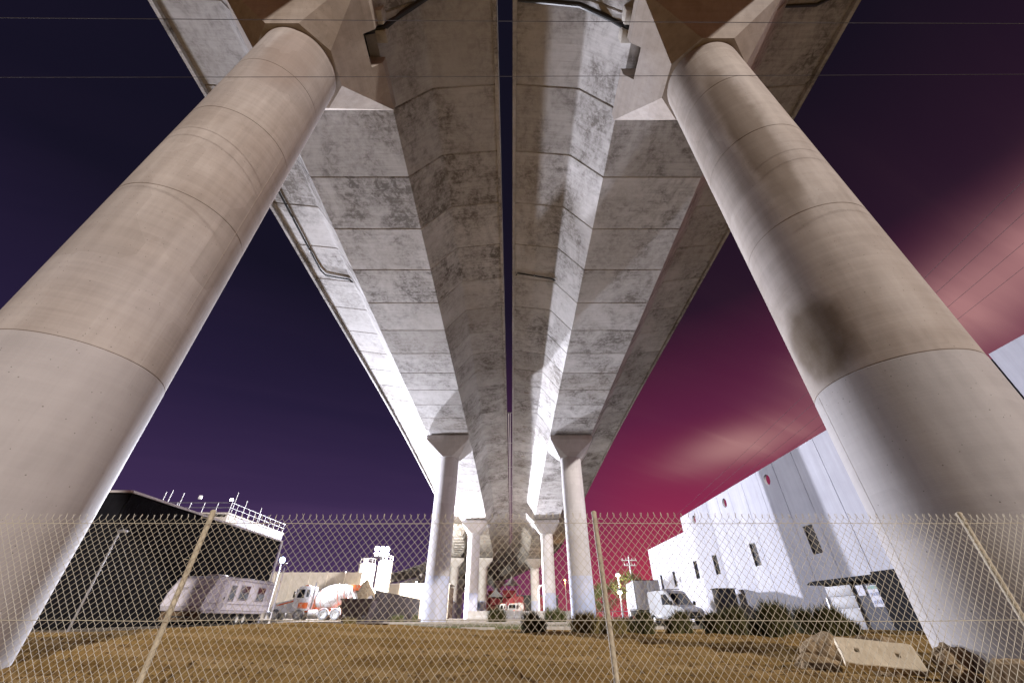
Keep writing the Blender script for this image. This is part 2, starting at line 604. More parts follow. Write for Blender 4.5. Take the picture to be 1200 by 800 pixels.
def gz(x, y):
    z = -.42 * (1 - sstep(3.0, 5.6, y))
    if abs(x) < 60 and -20 < y < 40:
        w = 1 - sstep(22, 30, y)
        z += w * (.16 * vnoise(x * .22, y * .22, 1) + .09 * vnoise(x * .7, y * .7, 2))
        z += w * (.060 * vnoise(x * 1.9, y * 1.9, 3) + .040 * vnoise(x * 4.3, y * 4.3, 4))
    # wheel ruts curving across the pad
    if 5 < y < 24 and abs(x) < 30:
        for k, off in enumerate((0.0, 1.75, 6.2, 7.95)):
            dd = (y - 9.0 - off - .055 * x - .012 * x * x * (1 if k > 1 else -.4)) / .22
            if abs(dd) < 4:
                z -= .055 * math.exp(-dd * dd) - .030 * math.exp(-(abs(dd) - 1.9) ** 2)
    # low spoil hump on the left of the pad and the ditch behind it
    z += .34 * math.exp(-(((x + 6.5) / 6.0) ** 2 + ((y - 15.5) / 5.0) ** 2))
    z -= .30 * math.exp(-((y - 25.5) / 2.6) ** 2) * (1 - sstep(-7, 0, x))
    z += .08 * sstep(30, 45, y) + .34 * sstep(48, 62, y)
    return z


def build_ground():
    def axis(dense, step, lo, hi, far):
        a = []
        q = lo
        while q <= hi + 1e-6:
            a.append(q)
            q += step
        s = step
        q = hi
        while q < far:
            s *= 1.22
            q += s
            a.append(q)
        s = step
        q = lo
        pre = []
        while q > -far:
            s *= 1.22
            q -= s
            pre.append(q)
        return pre[::-1] + a
    xs = axis(True, .14, -17, 15, 2500)
    ys = axis(True, .13, 4.0, 27, 2500)
    vs = [(x, y, gz(x, y)) for y in ys for x in xs]
    n = len(xs)
    fs = [(j * n + i, j * n + i + 1, (j + 1) * n + i + 1, (j + 1) * n + i) for j in range(len(ys) - 1) for i in range(n - 1)]
    o = link('ground', fastmesh('ground', vs, fs, 'dirt', True))
    tag(o, 'bare brown dirt pad running back to a gravel yard', None, None, 'structure')


build_ground()


def rock_mesh(r, seed, squash=(1, 1, .75), sub=4, rough=.95):
    rnd = random.Random(seed)
    bm = bmesh.new()
    bmesh.ops.create_icosphere(bm, subdivisions=sub, radius=1)
    planes = []
    for _ in range(9):
        nrm = Vector((rnd.gauss(0, 1), rnd.gauss(0, 1), rnd.gauss(0, 1))).normalized()
        planes.append((nrm, rnd.uniform(.55, .9)))
    off = rnd.uniform(0, 90)
    for v in bm.verts:
        p = v.co.copy()
        for nrm, d in planes:
            k = p.dot(nrm)
            if k > d:
                p -= nrm * (k - d) * .92
        q = 1 + rough * .35 * vnoise(p.x * 2.2 + off, p.y * 2.2 + p.z * 1.7, 5) + rough * .18 * vnoise(p.x * 6 + off, p.y * 6 + p.z * 5, 6) + rough * .07 * vnoise(p.x * 15 + off, p.y * 15 + p.z * 13, 7)
        p *= q
        v.co = Vector((p.x * squash[0], p.y * squash[1], p.z * squash[2])) * r
    mb = MB()
    bm.verts.index_update()
    mb.add([v.co[:] for v in bm.verts], [[v.index for v in f.verts] for f in bm.faces])
    bm.free()
    return mb


# clods and pebbles on the dirt, uncountable
def build_clods():
    rnd = random.Random(3)
    vs, fs = [], []
    base = [(1, 0, 0), (-1, 0, 0), (0, 1, 0), (0, -1, 0), (0, 0, 1), (0, 0, -1)]
    tri = [(0, 2, 4), (2, 1, 4), (1, 3, 4), (3, 0, 4), (2, 0, 5), (1, 2, 5), (3, 1, 5), (0, 3, 5)]
    for _ in range(17000):
        y = 4.6 + 21 * rnd.random() ** 1.6
        x = rnd.uniform(-1.15, 1.05) * (y * 1.05 + 2)
        if (x + 7.4) ** 2 + (y - 5.65) ** 2 < 1.9 or (x - 6.9) ** 2 + (y - 5.65) ** 2 < 1.9:
            continue
        r = .006 + .045 * rnd.random() ** 7 + .010 * rnd.random()
        a = rnd.uniform(0, 6.3)
        z = gz(x, y)
        o = len(vs)
        for p in base:
            q = [p[0] * cos(a) - p[1] * sin(a), p[0] * sin(a) + p[1] * cos(a), p[2] * .7]
            k = r * rnd.uniform(.6, 1.35)
            vs.append((x + q[0] * k, y + q[1] * k, z + q[2] * k))
        fs += [tuple(i + o for i in t) for t in tri]
    tag(link('dirt_clods', fastmesh('dirt_clods', vs, fs, 'clod')), 'loose brown clods and pebbles strewn over the dirt pad', 'clods', None, 'stuff')
    vs, fs = [], []
    for _ in range(11000):
        y = 4.8 + 19 * rnd.random() ** 1.4
        x = rnd.uniform(-1.1, 1.0) * (y * 1.0 + 2)
        if vnoise(x * .5, y * .5, 9) < .05:
            continue
        z = gz(x, y)
        for k in range(3):
            a = rnd.uniform(0, 6.3)
            l = rnd.uniform(.02, .09)
            h = rnd.uniform(.005, .06)
            w = .004
            dx, dy = cos(a), sin(a)
            o = len(vs)
            vs += [(x - dy * w, y + dx * w, z), (x + dy * w, y - dx * w, z), (x + dx * l, y + dy * l, z + h)]
            fs.append((o, o + 1, o + 2))
    tag(link('dry_straw', fastmesh('dry_straw', vs, fs, 'straw')), 'thin dry straw scattered over the dirt pad', 'straw', None, 'stuff')


build_clods()

# ------------------------------------------------------------------ viaducts
SEG = 3.2
HS = 18.5            # soffit height at the near piers


def drop(s):
    u = s - 46.0
    w = u if u > 12 else (0 if u < -12 else (u + 12) ** 2 / 48.0)
    return .0347 * w + (.000164 * u * u if u > 0 else 0)


def heading(s):
    """turn to the left, radians"""
    u = max(0.0, s - 118.0)
    return u / 105.0


PATH = {}


def path_table(s0, s1, ds=.2):
    pts = []
    x, y = 0.0, s0
    s = s0
    while s <= s1:
        pts.append((s, x, y, HS - drop(s), heading(s)))
        h = heading(s + ds / 2)
        x += -sin(h) * ds
        y += cos(h) * ds
        s += ds
    return pts


TABLE = path_table(-1.6, 232)


def at_path(s, off, dz=0.0):
    i = max(0, min(len(TABLE) - 1, int(round((s + 1.6) / .2))))
    _, x, y, z, h = TABLE[i]
    return Vector((x + cos(h) * off, y + sin(h) * off, z + dz)), h


# half-profile of the box girder: soffit, inclined web, cantilever wing
WEB_B, WEB_T, WING = 2.45, 3.95, 6.80
PROF = [(-WEB_B, 0), (WEB_B, 0), (WEB_T - .06, 1.93), (WEB_T + .10, 2.02), (WING, 2.42), (WING, 2.72), (-WING, 2.72), (-WING, 2.42), (-WEB_T - .10, 2.02), (-WEB_T + .06, 1.93)]


def segment_mesh(length):
    def inset(k):
        cx, cz = 0, 1.6
        out = []
        for (x, z) in PROF:
            dx = -k if x > 0 else k
            dz = k if z < 2.5 else -k
            if abs(abs(x) - WEB_B) < .01 and z == 0:
                dx *= 1
            out.append((x + dx, z + dz))
        return out
    n = len(PROF)
    mb = MB()
    h = length / 2 - .001
    rings = [(-h, inset(.040)), (-h + .016, inset(.034)), (-h + .045, PROF), (h - .045, PROF), (h - .016, inset(.034)), (h, inset(.040))]
    vs, fs = [], []
    for (yy, pr) in rings:
        vs += [(x, yy, z) for x, z in pr]
    for r in range(len(rings) - 1):
        for i in range(n):
            j = (i + 1) % n
            fs.append((r * n + i, r * n + j, (r + 1) * n + j, (r + 1) * n + i))
    fs.append(tuple(range(n)))
    fs.append(tuple(range((len(rings) - 1) * n, len(rings) * n))[::-1])
    mb.add(vs, fs)
    return mb.mesh('girder_segment', 'girder_concrete')


SEG_ME = segment_mesh(SEG)
CX = {'left': -7.6, 'right': 7.0}


def sweep(parent, name, mat, prof, off, s0, s1, ds=1.6):
    """prof: closed list of (offset, dz)"""
    mb = MB()
    n = len(prof)
    vs, fs = [], []
    k = int((s1 - s0) / ds)
    for i in range(k + 1):
        s = s0 + (s1 - s0) * i / k
        for (o, dz) in prof:
            p, h = at_path(s, off + o, dz)
            vs.append(p)
    for i in range(k):
        for q in range(n):
            r = (q + 1) % n
            fs.append((i * n + q, i * n + r, (i + 1) * n + r, (i + 1) * n + q))
    fs.append(tuple(range(n)))
    fs.append(tuple(range(k * n, (k + 1) * n))[::-1])
    mb.add(vs, fs)
    return mb.build(name, mat, parent)


def build_viaduct(side):
    c = CX[side]
    lab = {'left': 'left concrete box girder viaduct running away overhead', 'right': 'right concrete box girder viaduct running away overhead'}[side]
    t = thing('viaduct_deck', lab, 'viaduct', (0, 0, 0), 0, 'twin viaducts overhead')
    s = 0.15
    while s < 228:
        p, h = at_path(s, c)
        p2, _ = at_path(s + 1.4, c)
        p1, _ = at_path(s - 1.4, c)
        o = link('girder_segment', SEG_ME, t)
        o.location = p
        o.rotation_euler = (atan2(p2.z - p1.z, (p2 - p1).xy.length), 0, h)
        s += SEG
    for sgn in (-1, 1):
        e = sgn * (WING + .003)
        w = sgn * (WING + .17)
        outer = (side == 'left') == (sgn < 0)
        lip = 2.22 if outer else 2.36
        sweep(t, 'edge_parapet', 'girder_concrete', [(e, lip), (w, lip), (w, 3.65), (e - sgn * .06, 3.65), (e - sgn * .12, 2.724), (e, 2.724)], c, -1.5, 226)
    return t


V_LEFT = build_viaduct('left')
V_RIGHT = build_viaduct('right')

# scupper outlets under the inner wing of the right deck, beyond the second pier
for q, s in enumerate((38.6, 47.6, 52.5, 58.0, 69.0)):
    p, h = at_path(s, CX['right'] - 5.2, 2.27)
    MB().box(-.42, .42, -.12, .12, -.10, .06, .02).build('drain_outlet', 'cap_concrete', V_RIGHT, p, h)

# added pale tubes standing in for lit deck edges, beyond the second pier
t = thing('lit_edge_tubes', 'pale tubes added between the decks in place of lit deck edges', 'pipe')
for off, r in ((-.42, .07), (-.20, .05)):
    mb = MB()
    mb.tube([at_path(s, off - .0, 2.40)[0] for s in [44 + 2.0 * i for i in range(70)]], r, 8)
    mb.build('pipe', 'shed_trim', t)
for i in range(12):
    p, h = at_path(44.2 + i * 9.6, -.30, 2.52)
    MB().box(-.52, .52, -.05, .05, -.03, .03).build('hanger', 'galvanised', t, p, h)

# ---- piers
R = 1.20
LIFTS = [(-1.0, 3.92, 'column_paint'), (3.92, 7.55, 'column_concrete'), (7.55, 10.75, 'column_concrete'), (10.75, 13.6, 'column_concrete'), (13.6, None, 'column_concrete')]


def cap_mesh(pocket=0, mat='cap_concrete'):
    """faceted capital: octagonal neck growing to a rectangular head under the box"""
    bw, bl = 2.46, 2.15       # half width and half length at the top
    rim, H = .52, 2.25
    mb = MB()
    ro = R * 1.075
    octo = [(ro * cos(pi / 8 + k * pi / 4) / cos(pi / 8), ro * sin(pi / 8 + k * pi / 4) / cos(pi / 8)) for k in range(8)]
    corners = [(bw, bl), (-bw, bl), (-bw, -bl), (bw, -bl)]
    vs = [(x, y, -H) for x, y in octo]
    vs += [(x, y, -rim) for x, y in corners]
    vs += [(x, y, 0) for x, y in corners]
    fs = [tuple(range(8))[::-1]]
    # octagon vertex pairs: quadrant k holds vertices 2k (nearer +x of that quadrant) and 2k+1
    for k in range(4):
        fs.append((2 * k, 2 * k + 1, 8 + k))
        fs.append((2 * k + 1, (2 * k + 2) % 8, 8 + (k + 1) % 4, 8 + k))
        fs.append((8 + k, 8 + (k + 1) % 4, 12 + (k + 1) % 4, 12 + k))
    fs.append((12, 13, 14, 15))
    mb.add(vs, fs)
    me = mb.mesh('pier_cap', mat)
    me.polygons.foreach_set('use_smooth', [False] * len(me.polygons))
    if not pocket:
        return me
    # cut the inspection pocket out of the inner side
    cut = MB().box(pocket * 1.62, pocket * 3.2, -.62, .42, -1.0, .4)
    if pocket < 0:
        cut = MB().box(-3.2, -1.62, -.62, .42, -1.0, .4)
    a = bpy.data.objects.new('a', me)
    cme = cut.mesh('cut', 'cap_concrete')
    b = bpy.data.objects.new('b', cme)
    COL.objects.link(a)
    COL.objects.link(b)
    md = a.modifiers.new('b', 'BOOLEAN')
    md.operation = 'DIFFERENCE'
    md.object = b
    md.solver = 'EXACT'
    dg = bpy.context.evaluated_depsgraph_get()
    res = bpy.data.meshes.new_from_object(a.evaluated_get(dg))
    bpy.data.objects.remove(a)
    bpy.data.objects.remove(b)
    bpy.data.meshes.remove(cme)
    if len(res.materials) > 1:
        res.materials.clear()
        res.materials.append(MATS['cap_concrete'])
        res.polygons.foreach_set('material_index', [0] * len(res.polygons))
    res.polygons.foreach_set('use_smooth', [False] * len(res.polygons))
    return res


CAP = {0: cap_mesh(0, 'lit_far_concrete'), 1: cap_mesh(1), -1: cap_mesh(-1)}
LIFT_CACHE = {}


def lift_mesh(z0, z1, mat):
    key = (round(z0, 2), round(z1, 2), mat)
    if key not in LIFT_CACHE:
        r = R + (.004 if mat.endswith('_paint') else 0)
        prof = [(r - .012, z0), (r - .011, z0 + .006), (r, z0 + .014), (r, z1 - .014), (r - .011, z1 - .006), (r - .012, z1)]
        LIFT_CACHE[key] = MB().lathe(prof, 64).mesh('shaft_lift', mat)
    return LIFT_CACHE[key]


def build_pier(s, off, label, pocket=0, group='round viaduct piers', table=None):
    p, h = at_path(s, off)
    top = p.z - .10
    base = gz(p.x, p.y)
    t = thing('viaduct_pier', label, 'pier', (p.x, p.y, base), h, group)
    neck = top - 2.25 - base
    for (z0, z1, m) in LIFTS:
        z1 = neck + .02 if z1 is None or z1 > neck - .8 else z1
        if z0 >= neck - .8:
            break
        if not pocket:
            m = {'column_paint': 'pale_paint', 'column_concrete': 'lit_far_concrete'}[m]
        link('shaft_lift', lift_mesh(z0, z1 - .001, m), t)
    if pocket:
        # thin fins left where the steel forms met
        a, z0, z1 = (.05, 5.2, 10.7) if pocket > 0 else (-3.42, -.2, 3.88)
        MB().box(R - .02, R + .0062, -.003, .003, z0, z1).build('form_seam', 'cap_concrete', t, None, a)
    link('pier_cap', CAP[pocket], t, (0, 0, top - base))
    # bearing plates in the shadow gap below the box
    for sx in (-1, 1):
        MB().box(-.55, .55, -.5, .5, 0, .098).build('bearing', 'dark_gap', t, (sx * 1.3, 0, top - base + .001))
    return t


SP = [5.65, 46.7, 87.7, 128.7, 168.0]
order = ['nearest', 'second', 'third', 'fourth', 'fifth']
for i, s in enumerate(SP):
    for side in ('left', 'right'):
        c = CX[side]
        cc = {('left', 0): -7.40, ('right', 0): 6.80}.get((side, i), c)
        s = {('left', 0): 5.76, ('right', 0): 6.20}.get((side, i), SP[i])
        lab = {0: 'huge %s foreground round concrete pier with grey painted base' % side,
               1: '%s of the second pair of round piers, flared capital in full view' % side,
               2: '%s of the third pair of round piers with bluish painted base' % side,
               3: '%s of the fourth pair of piers, small in the distance' % side,
               4: '%s of the fifth pair of piers, farthest under the curve' % side}[i]
        build_pier(s, cc, lab, 0 if i else (1 if side == 'left' else -1))

# ---- slip ramp joining from the left in the distance
t = thing('ramp_deck', 'narrow concrete ramp deck peeling off left behind the left piers', 'ramp')
vs = []
for i in range(26):
    s = 104 + i * 3.2
    off = -13.2 - 9.0 * ((s - 104) / 60.0) ** 1.6
    p, h = at_path(s, off, .45)
    o = link('girder_segment', SEG_ME, t, p, h + .12)
    o.scale = (.52, 1.01, .75)
for s, off in ((129.5, -15.6), (160, -21.8)):
    build_pier(s, off, 'slim pier under the side ramp, %s' % ('left of the fourth pair' if s < 140 else 'far behind the left piers'))

# ---- drain pipes below the decks


def pipe(name, label, pts, r=.055, brackets=(), cat='pipe', group=None, mat='black_pipe'):
    t = thing(name, label, cat, pts[0], 0, group)
    o = Vector(pts[0])
    MB().tube([Vector(p) - o for p in pts], r, 10).build('pipe', mat, t)
    for b in brackets:
        q = Vector(b) - o
        MB().box(-.03, .03, -.10, .10, -.10, .16).build('bracket', 'galvanised', t, q)
    return t


def wing_z(off):
    """underside height of the wing at distance off from the box centre"""
    return HS + 2.02 + (abs(off) - WEB_T - .1) / (WING - WEB_T - .1) * .40


L, Rr = CX['left'], CX['right']
pipe('drain_pipe', 'black drain pipe cranked along the outer wing of the left deck', [
    (L - 6.6, 12.6, wing_z(6.6) - .10), (L - 6.0, 13.0, wing_z(6.0) - .10), (L - 5.9, 13.4, wing_z(5.9) - .10),
    (L - 6.0, 20.0, wing_z(6.0) - .10), (L - 5.8, 20.5, wing_z(5.8) - .10), (L - 4.1, 20.7, wing_z(4.2) - .10), (L - 3.85, 20.7, HS + 1.7)],
    .06, [(L - 5.95, 15.5, wing_z(5.95) - .06), (L - 5.98, 18.2, wing_z(5.98) - .06)], group='deck drain pipes')
pipe('drain_pipe', 'short black drain pipe under the inner wing of the right deck', [
    (Rr - 6.7, 20.4, wing_z(6.7) - .30), (Rr - 6.6, 20.4, wing_z(6.6) - .09), (Rr - 4.2, 20.6, wing_z(4.2) - .09), (Rr - 3.9, 20.6, HS + 1.75)],
    .05, [(Rr - 5.4, 20.5, wing_z(5.4) - .05)], group='deck drain pipes')
pipe('drain_pipe', 'thick black drain pipe entering the pocket of the near right capital', [
    (Rr - 6.75, 5.05, wing_z(6.75) - .14), (Rr - 4.3, 5.15, wing_z(4.3) - .14), (Rr - 3.1, 5.35, HS + .95), (Rr - 2.62, 5.4, HS + .12), (Rr - 2.05, 5.42, HS - .05), (Rr - 1.98, 5.42, HS - .75)],
    .10, group='deck drain pipes')
pipe('drain_pipe', 'thick black drain pipe entering the pocket of the near left capital', [
    (L + 6.4, 4.6, wing_z(6.4) - .14), (L + 4.3, 4.9, wing_z(4.3) - .14), (L + 3.1, 5.3, HS + .95), (L + 2.72, 5.4, HS + .12), (L + 2.2, 5.42, HS - .05), (L + 2.1, 5.42, HS - .75)],
    .10, group='deck drain pipes')
pipe('drain_pipe', 'pair of black conduits snaking under the outer wing of the right deck', [
    (Rr + 3.9, 5.2, wing_z(4.1) - .08), (Rr + 5.2, 5.2, wing_z(5.2) - .08), (Rr + 5.7, 5.0, wing_z(5.7) - .08), (Rr + 6.1, 4.4, wing_z(6.1) - .08), (Rr + 6.7, 4.1, wing_z(6.7) - .08)],
    .06, group='deck drain pipes')

# concrete stop blocks on the webs beside the two pockets
for side, sg in (('left', 1), ('right', -1)):
    t = thing('stop_block', 'pale concrete block on the web above the near %s pier pocket' % side, 'block', (CX[side] + sg * 2.66, 5.30, HS + .30), 0, 'web stop blocks')
    MB().box(-.20, .20, -.50, -.08, -.34, .30, .015).build('upper_half', 'kerb_concrete', t)
    MB().box(-.20, .20, .10, .50, -.34, .30, .015).build('lower_half', 'kerb_concrete', t)

# ------------------------------------------------------------------ chain link fence
FY = 4.0
FTOP = 1.28


def build_fence():
    t = thing('chain_link_fence', 'rusty chain link fence stretched across the whole foreground', 'fence', (0, FY, -.42))
    base = -.42
    w = .0318
    hh = .0345
    x0, x1 = -7.2, 7.6
    n = int((x1 - x0) / w)
    rows = int((FTOP + .03 - base - .04) / hh)
    rnd = random.Random(5)
    vs, fs = [], []
    r = .0021
    for i in range(n):
        cx = x0 + i * w
        ph = i % 2
        pts = []
        for j in range(rows + 1):
            sgn = 1 if (j + ph) % 2 == 0 else -1
            z = .04 + j * hh
            sag = .020 * vnoise(cx * .8, z * 1.3, 11) + .006 * vnoise(cx * 4, z * 4, 12)
            pts.append((cx + sgn * w * .5 + sag * .6, sgn * .0025 + .05 * vnoise(cx * .5, z * .9, 13), z + sag))
        # twisted barb above the selvedge
        lx, ly, lz = pts[-1]
        pts.append((lx + (.004 if ph else -.004), ly, lz + .012))
        pts.append((lx + rnd.uniform(-.012, .012), ly + rnd.uniform(-.006, .006), lz + rnd.uniform(.026, .040)))
        o = len(vs)
        for (px, py, pz) in pts:
            vs.append((px - r, py - r * .7, pz))
            vs.append((px + r, py - r * .7, pz))
            vs.append((px, py + r, pz))
        for q in range(len(pts) - 1):
            a = o + q * 3
            for k in range(3):
                l = (k + 1) % 3
                fs.append((a + k, a + l, a + 3 + l, a + 3 + k))
    o = link('wire_mesh', fastmesh('wire_mesh', vs, fs, 'fence_wire'), t)
    o['kind'] = 'stuff'
    for z in (FTOP - base - .055, .905, .07):
        pts = [(x0 + (x1 - x0) * i / 60, -.006 + .03 * vnoise((x0 + (x1 - x0) * i / 60) * .5, z * .9, 13), z + .010 * vnoise(i * .35, z, 14)) for i in range(61)]
        MB().tube(pts, .0026, 5).build('line_wire', 'fence_wire', t)
    for px, lean, top in ((-6.45, .0, 1.33), (-2.91, .004, 1.335), (.83, -.004, 1.325), (4.27, .0, 1.315), (7.35, 0, 1.32)):
        mb = MB()
        H = top - base
        mb.tube([(px + lean * k + .004 * vnoise(k * 2.1, px, 15), .028, k * H / 12.0 - (.5 if k == 0 else 0)) for k in range(13)], [.0225 + .0012 * vnoise(k * 3.3, px, 16) for k in range(13)], 10)
        po = mb.build('post', 'fence_post', t)
        MB().lathe([(.0235, H - .012), (.026, H - .004), (.024, H + .008), (.010, H + .018), (0, H + .02)], 12, Matrix.Translation((px + lean * 12, .028, 0))).build('post_cap', 'fence_post', po)
        for z in (.3, .905, 1.35, H - .06):
            MB().tube([(px - .026, .028, z), (px - .02, -.004, z + .004), (px + .02, -.004, z - .003), (px + .026, .03, z)], .0022, 5).build('tie_wire', 'fence_wire', po)
    return t


build_fence()

# ------------------------------------------------------------------ rocks and slab by the right pier
for k, (x, y, r, sq, seed, lab) in enumerate([
    (4.60, 7.3, .36, (1.2, .9, .75), 11, 'large pale tan boulder at the back of the pile, left'),
    (5.15, 7.25, .30, (1.1, .9, .8), 12, 'rounded tan boulder behind the concrete slab, centre of pile'),
    (4.98, 6.55, .19, (.62, .62, 1.25), 13, 'upright orange tan rock standing above the slab'),
    (4.05, 6.75, .24, (1.1, 1, .55), 14, 'low brown rock at the left foot of the pile'),
    (5.55, 6.35, .27, (1.0, .9, .8), 15, 'brown rock between the slab and the right pier'),
    (4.92, 4.98, .25, (.95, .8, .85), 16, 'tan rock against the foot of the right pier'),
    (5.28, 4.62, .19, (1.05, .8, .7), 17, 'smaller pale rock at the lower right beside the pier'),
    (4.45, 6.05, .16, (1.3, .9, .7), 18, 'small brown rock under the left end of the slab'),
    (4.75, 5.45, .14, (1.2, .9, .8), 19, 'small rock wedged behind the right end of the slab')]):
    m = rock_mesh(r, seed, sq)
    o = m.build('boulder', 'rock', None, (x, y, gz(x, y) + r * sq[2] * .38), seed * 1.3)
    o.data.polygons.foreach_set('use_smooth', [False] * len(o.data.polygons))
    tag(o, lab, 'rock', 'boulders by the right pier')

# broken slab with two lifting holes: grid with square holes


def build_slab():
    W, H, T = .84, .30, .13
    t = thing('concrete_slab', 'cream broken concrete slab with two small holes leaning on the rocks', 'slab', (3.92, 6.0, gz(3.9, 5.9) + .10))
    holes = [(.19, .16), (.60, .15)]
    bm = bmesh.new()
    xs = sorted(set([0, W] + [h[0] - .022 for h in holes] + [h[0] + .022 for h in holes] + [.08, .4, .72]))
    zs = sorted(set([0, H] + [h[1] - .022 for h in holes] + [h[1] + .022 for h in holes] + [.05, .25]))
    vm = {}

    def V(i, j, b):
        if (i, j, b) not in vm:
            x, z = xs[i], zs[j]
            ox = .02 * vnoise(x * 9, z * 9, 21) + (.05 * (z / H) if i == len(xs) - 1 else 0) * -1.0 + (.03 * (1 - z / H) if i == 0 else 0)
            oz = .02 * vnoise(x * 7, z * 5, 22) if j in (0, len(zs) - 1) else 0
            vm[(i, j, b)] = bm.verts.new((x + ox, b * T + .006 * vnoise(x * 20, z * 20, 23), z + oz))
        return vm[(i, j, b)]

    def is_hole(i, j):
        cx, cz = (xs[i] + xs[i + 1]) / 2, (zs[j] + zs[j + 1]) / 2
        return any(abs(cx - h[0]) < .02 and abs(cz - h[1]) < .02 for h in holes)
    for i in range(len(xs) - 1):
        for j in range(len(zs) - 1):
            if is_hole(i, j):
                continue
            for b in (0, 1):
                bm.faces.new((V(i, j, b), V(i + 1, j, b), V(i + 1, j + 1, b), V(i, j + 1, b)))
            for (di, dj, e) in ((-1, 0, ((0, 0), (0, 1))), (1, 0, ((1, 0), (1, 1))), (0, -1, ((0, 0), (1, 0))), (0, 1, ((0, 1), (1, 1)))):
                a, c = i + di, j + dj
                if a < 0 or c < 0 or a >= len(xs) - 1 or c >= len(zs) - 1 or is_hole(a, c):
                    p, q = e
                    bm.faces.new((V(i + p[0], j + p[1], 0), V(i + q[0], j + q[1], 0), V(i + q[0], j + q[1], 1), V(i + p[0], j + p[1], 1)))
    bmesh.ops.recalc_face_normals(bm, faces=bm.faces)
    bmesh.ops.bevel(bm, geom=[e for e in bm.edges if len(e.link_faces) == 2 and e.calc_face_angle(0) > 1.0], offset=.008, segments=1, affect='EDGES')
    me = bpy.data.meshes.new('slab_body')
    bm.to_mesh(me)
    bm.free()
    me.materials.append(MATS['slab_concrete'])
    o = link('slab_body', me, t)
    o.rotation_euler = (radians(-30), radians(5), radians(-27))
    t.scale = (.92, .92, .92)


build_slab()

# ------------------------------------------------------------------ planting


def clump(name, label, x, y, rx, ry, h, blades, mat, seed, group, cat='shrub', z=None):
    rnd = random.Random(seed)
    z0 = gz(x, y) if z is None else z
    t = thing(name, label, cat, (x, y, z0), 0, group)
    vs, fs = [], []
    hubs = [(rnd.uniform(-1, 1) * rx * .75, rnd.uniform(-1, 1) * ry * .7, rnd.uniform(.7, 1.1)) for _ in range(max(3, int(rx * ry * 9)))]
    for _ in range(blades):
        hx, hy, hk = rnd.choice(hubs)
        a = rnd.uniform(0, 2 * pi)
        le = rnd.uniform(.55, 1.1) * h * hk
        out = rnd.random() ** .8 * .62 * h
        bx, by = hx + rnd.gauss(0, .10), hy + rnd.gauss(0, .10)
        dx, dy = cos(a), sin(a)
        w = rnd.uniform(.008, .016)
        p0 = (bx, by, -.03)
        p1 = (bx + dx * out * .45, by + dy * out * .45, le * .68)
        p2 = (bx + dx * out, by + dy * out, le * rnd.uniform(.70, 1.02))
        o = len(vs)
        for p, ww in ((p0, w), (p1, w * .8)):
            vs.append((p[0] - dy * ww, p[1] + dx * ww, p[2]))
            vs.append((p[0] + dy * ww, p[1] - dx * ww, p[2]))
        vs.append(p2)
        fs += [(o, o + 1, o + 3, o + 2), (o + 2, o + 3, o + 4)]
    link('foliage', fastmesh('foliage', vs, fs, mat), t)
    return t


shr = [
    (.95, 16.4, .62, .5, .62, 1500, 'shrub_leaf', 'small round dark shrub left of the centre fence post'),
    (2.35, 16.6, .55, .5, .66, 1400, 'dry_leaf', 'yellowish dry shrub just left of the centre fence post'),
    (3.35, 16.7, .45, .4, .56, 900, 'dry_leaf', 'dry tan shrub directly behind the centre fence post'),
    (4.7, 16.9, .95, .5, .66, 2600, 'shrub_leaf', 'dark shrub below the white box truck'),
    (6.1, 17.0, .95, .5, .68, 2600, 'shrub_leaf', 'dark shrub below the white van'),
    (7.4, 17.2, .95, .55, .84, 2800, 'shrub_leaf', 'leafy shrub at the left end of the tall hedge by the white wall'),
    (8.6, 17.3, .95, .6, .95, 3000, 'shrub_leaf', 'tall spiky shrub in the hedge by the white wall, second from its left'),
    (9.8, 17.4, .95, .6, .98, 3000, 'shrub_leaf', 'tall spiky shrub in the hedge, middle of the white wall'),
    (11.0, 17.5, .95, .6, .95, 3000, 'shrub_leaf', 'tall spiky shrub in the hedge, beside the entrance'),
    (12.1, 17.8, .85, .6, .74, 2200, 'shrub_leaf', 'lower shrub at the right end of the hedge by the entrance'),
]
for k, (x, y, rx, ry, h, nb, mt, lb) in enumerate(shr):
    clump('shrub', lb, x, y, rx, ry, h, nb, mt, 40 + k, 'shrubs along the back of the dirt pad')

clump('grass_tuft', 'pale green grass tuft at the foot of the dark panel fence', -9.9, 44.0, 1.4, .6, .85, 900, 'verge_leaf', 71, 'tufts near the second left pier', 'grass tuft')
clump('grass_tuft', 'small dry tuft at the corner of the steel skip', -13.2, 39.5, .6, .5, .6, 400, 'dry_leaf', 72, 'tufts near the second left pier', 'grass tuft')


def verge():
    rnd = random.Random(8)
    vs, fs = [], []
    for _ in range(15000):
        x = rnd.uniform(-9, 16)
        y = rnd.uniform(27.4, 33.5) if rnd.random() < .7 else rnd.uniform(36, 44)
        if vnoise(x * .35, y * .6, 31) < -.08:
            continue
        z = gz(x, y)
        a = rnd.uniform(0, 6.3)
        h = rnd.uniform(.05, .17)
        w = .012
        dx, dy = cos(a), sin(a)
        o = len(vs)
        vs += [(x - dy * w, y + dx * w, z - .01), (x + dy * w, y - dx * w, z - .01), (x + dx * h * .5, y + dy * h * .5, z + h)]
        fs.append((o, o + 1, o + 2))
    tag(link('verge_grass', fastmesh('verge_grass', vs, fs, 'verge_leaf')), 'thin green grass on the verge behind the dirt pad', 'grass', None, 'stuff')


verge()

